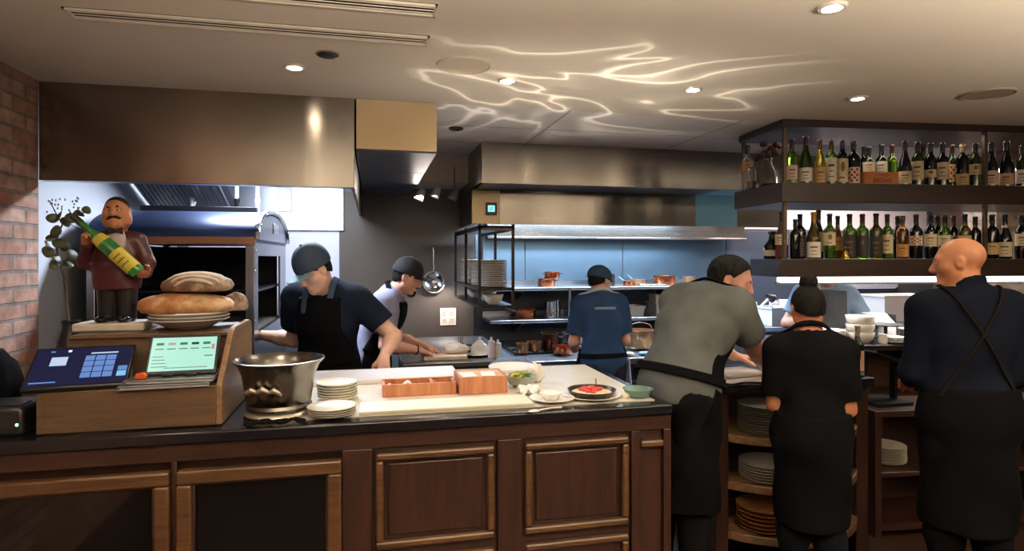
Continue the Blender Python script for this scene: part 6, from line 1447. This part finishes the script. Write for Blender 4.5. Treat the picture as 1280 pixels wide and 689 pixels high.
# --- worker beyond the pass
b=(3.80,4.56,0); f=math.radians(150)
h=Human('person','person in a light blue tee and grey apron beyond the pass, head behind bottles',1.72,b,f,lean=.10,bulk=1.06,head=(.1,.2,0),
  rhand=LW(b,f,.16,.26,1.14),lhand=LW(b,f,-.2,.24,1.12))
h.body(SK3); h.shirt(fabric('light_blue_tee','8aa0b8'),sleeve=.7,loose=.018,seed=6); h.trousers(TRB); h.shoes(SHB)
h.skirt(fabric('grey_apron','585b60'),bib=1.0,bibw=.15,bottom=.5,back=False); h.hair(HAIRD,off=.010)
h.strap(plain('white_strap','c9d0dc',.8),'apron_strap',h.torso,.036,.004,h.chest+h.R1[:,0]*.06,h.R1[:,0],.008,[(h.chest-h.R1[:,2]*.1,h.R1[:,2]),(h.chest,h.R1[:,1])])
# ================================================================ LIGHT
def area(name,loc,size,e,c,rot=(0,0,0),shape='RECTANGLE'):
    l=bpy.data.lights.new(name,'AREA'); l.shape=shape; l.size=size[0]; l.size_y=size[1]; l.energy=e; l.color=c
    o=bpy.data.objects.new(name,l); COL.objects.link(o); o.location=loc; o.rotation_euler=rot; return o
COOL=(.80,.88,1.0); WARM=(1,.82,.62)
# lamps inside the two hoods, plus an added rear fill
area('oven_hood_lamp_and_fill',(-.62,4.42,2.46),(.9,.2),95,COOL); area('oven_hood_lamp_and_fill',(-.62,5.3,2.50),(.8,.2),15,COOL)  # rear oven lamp is added to brighten the back wall
area('range_hood_lamp',(2.2,5.40,2.15),(2.3,.2),150,(.70,.85,1.0))
l=bpy.data.lights.new('prep_spot','SPOT'); l.energy=22; l.color=(1,.82,.7); l.spot_size=math.radians(140); l.spot_blend=.5; l.shadow_soft_size=.03
o=bpy.data.objects.new('prep_spot',l); COL.objects.link(o); o.location=(.66,5.70,1.46); o.rotation_euler=(math.radians(12),0,0)
area('track_spots',(.45,5.25,2.22),(.2,.1),5,(1,.85,.75),(math.radians(-35),0,0))
area('added_rear_fill',(4.7,5.2,2.56),(1.2,.3),60,(1,.88,.84))  # added overhead fill for the pale wall behind the bottles
# LED strip beneath the bottle shelf
p=bw_(1.6,.12,1.54); area('shelf_led',p,(3.1,.04),30,(1,.95,.88),(0,0,BR))
p=bw_(1.6,.30,2.03); area('added_tier_fill',p,(3.0,.06),8,(1,.86,.7),(0,0,BR))  # added fill that brightens the lower tier of bottles
p=bw_(1.6,.12,2.53); area('added_tier_fill',p,(3.0,.05),6,(1,.84,.66),(0,0,BR))  # added fill that brightens the upper tier of bottles
# added upward spots and points behind the viewer, brightening ceiling and room
for x,y,z,e in ((.1,-.3,1.8,660),(1.9,-.4,1.8,660),(3.6,.2,1.8,400)):
    l=bpy.data.lights.new('added_ceiling_spot','SPOT'); l.energy=e; l.color=(1,.87,.72); l.spot_size=math.radians(165); l.spot_blend=.5; l.shadow_soft_size=.08
    o=bpy.data.objects.new('added_ceiling_spot',l); COL.objects.link(o); o.location=(x,y,z); o.rotation_euler=(PI,0,0)
for x,y,z,e in ((-.6,-1.0,2.2,7),(1.4,-1.4,2.2,7),(3.3,-.9,2.2,5)):
    l=bpy.data.lights.new('added_room_point','POINT'); l.energy=e; l.color=WARM; l.shadow_soft_size=.06
    o=bpy.data.objects.new('added_room_point',l); COL.objects.link(o); o.location=(x,y,z)
for x,y,e in ((-.357,1.9,18),(-1.35,1.9,22),(.65,1.9,14),(2.65,1.87,7),(3.7,2.9,10)):
    l=bpy.data.lights.new('downlight_lamp','SPOT'); l.energy=e; l.color=(1,.84,.66); l.spot_size=math.radians(105); l.spot_blend=.7; l.shadow_soft_size=.03
    o=bpy.data.objects.new('downlight_lamp',l); COL.objects.link(o); o.location=(x,y,CEIL-.02)
# added patterned spot: ripples as if off the counter, plus kitchen ceiling fill
l=bpy.data.lights.new('ripple_fill_spot','SPOT'); l.energy=150; l.color=(1,.9,.78); l.spot_size=math.radians(96); l.spot_blend=.9; l.shadow_soft_size=.004; l.use_nodes=True
nt=l.node_tree; em=nt.nodes['Emission']; tc=nt.nodes.new('ShaderNodeTexCoord'); mp=nt.nodes.new('ShaderNodeMapping'); mp.inputs['Scale'].default_value=(1.0,2.0,1.0); mp.inputs['Location'].default_value=(.35,.2,0)
nz=nt.nodes.new('ShaderNodeTexNoise'); nz.inputs['Scale'].default_value=1.35; nz.inputs['Detail'].default_value=1.5; nz.inputs['Distortion'].default_value=1.3
rp=nt.nodes.new('ShaderNodeValToRGB'); e=rp.color_ramp.elements; e[0].position=.38; e[0].color=(.26,.26,.26,1); e[1].position=.62; e[1].color=(.24,.24,.24,1)
for p_,v_ in ((.47,.40),(.495,1.15),(.515,.55),(.56,.28)): q_=e.new(p_); q_.color=(v_,v_,v_,1)
nt.links.new(tc.outputs['Normal'],mp.inputs[0]); nt.links.new(mp.outputs[0],nz.inputs['Vector']); nt.links.new(nz.outputs['Fac'],rp.inputs[0]); nt.links.new(rp.outputs[0],em.inputs['Strength'])
o=bpy.data.objects.new('ripple_fill_spot',l); COL.objects.link(o); o.location=(1.15,2.75,1.15); o.rotation_euler=(PI-.30,0,0); o.scale=(1.1,.8,1)
w=bpy.data.worlds.new('room_air'); SC.world=w; w.use_nodes=True
w.node_tree.nodes['Background'].inputs[0].default_value=(.9,.8,.7,1); w.node_tree.nodes['Background'].inputs[1].default_value=.02
# ================================================================ CAMERA
cam=bpy.data.cameras.new('camera'); cam.sensor_width=36; cam.lens=FPX/1280*36; cam.shift_y=-(344.5-HY)/1280; cam.clip_start=.05
co=bpy.data.objects.new('camera',cam); COL.objects.link(co); co.location=(0,0,ZC); co.rotation_euler=(PI/2,0,-YAW); SC.camera=co
SC.view_settings.view_transform='Standard'; SC.view_settings.look='None'; SC.view_settings.gamma=1; SC.view_settings.exposure=0
try: SC.view_settings.use_curve_mapping=False
except Exception: pass
SC.cycles.max_bounces=8; SC.cycles.transmission_bounces=8; SC.cycles.caustics_reflective=False; SC.cycles.caustics_refractive=False; SC.cycles.sample_clamp_indirect=4
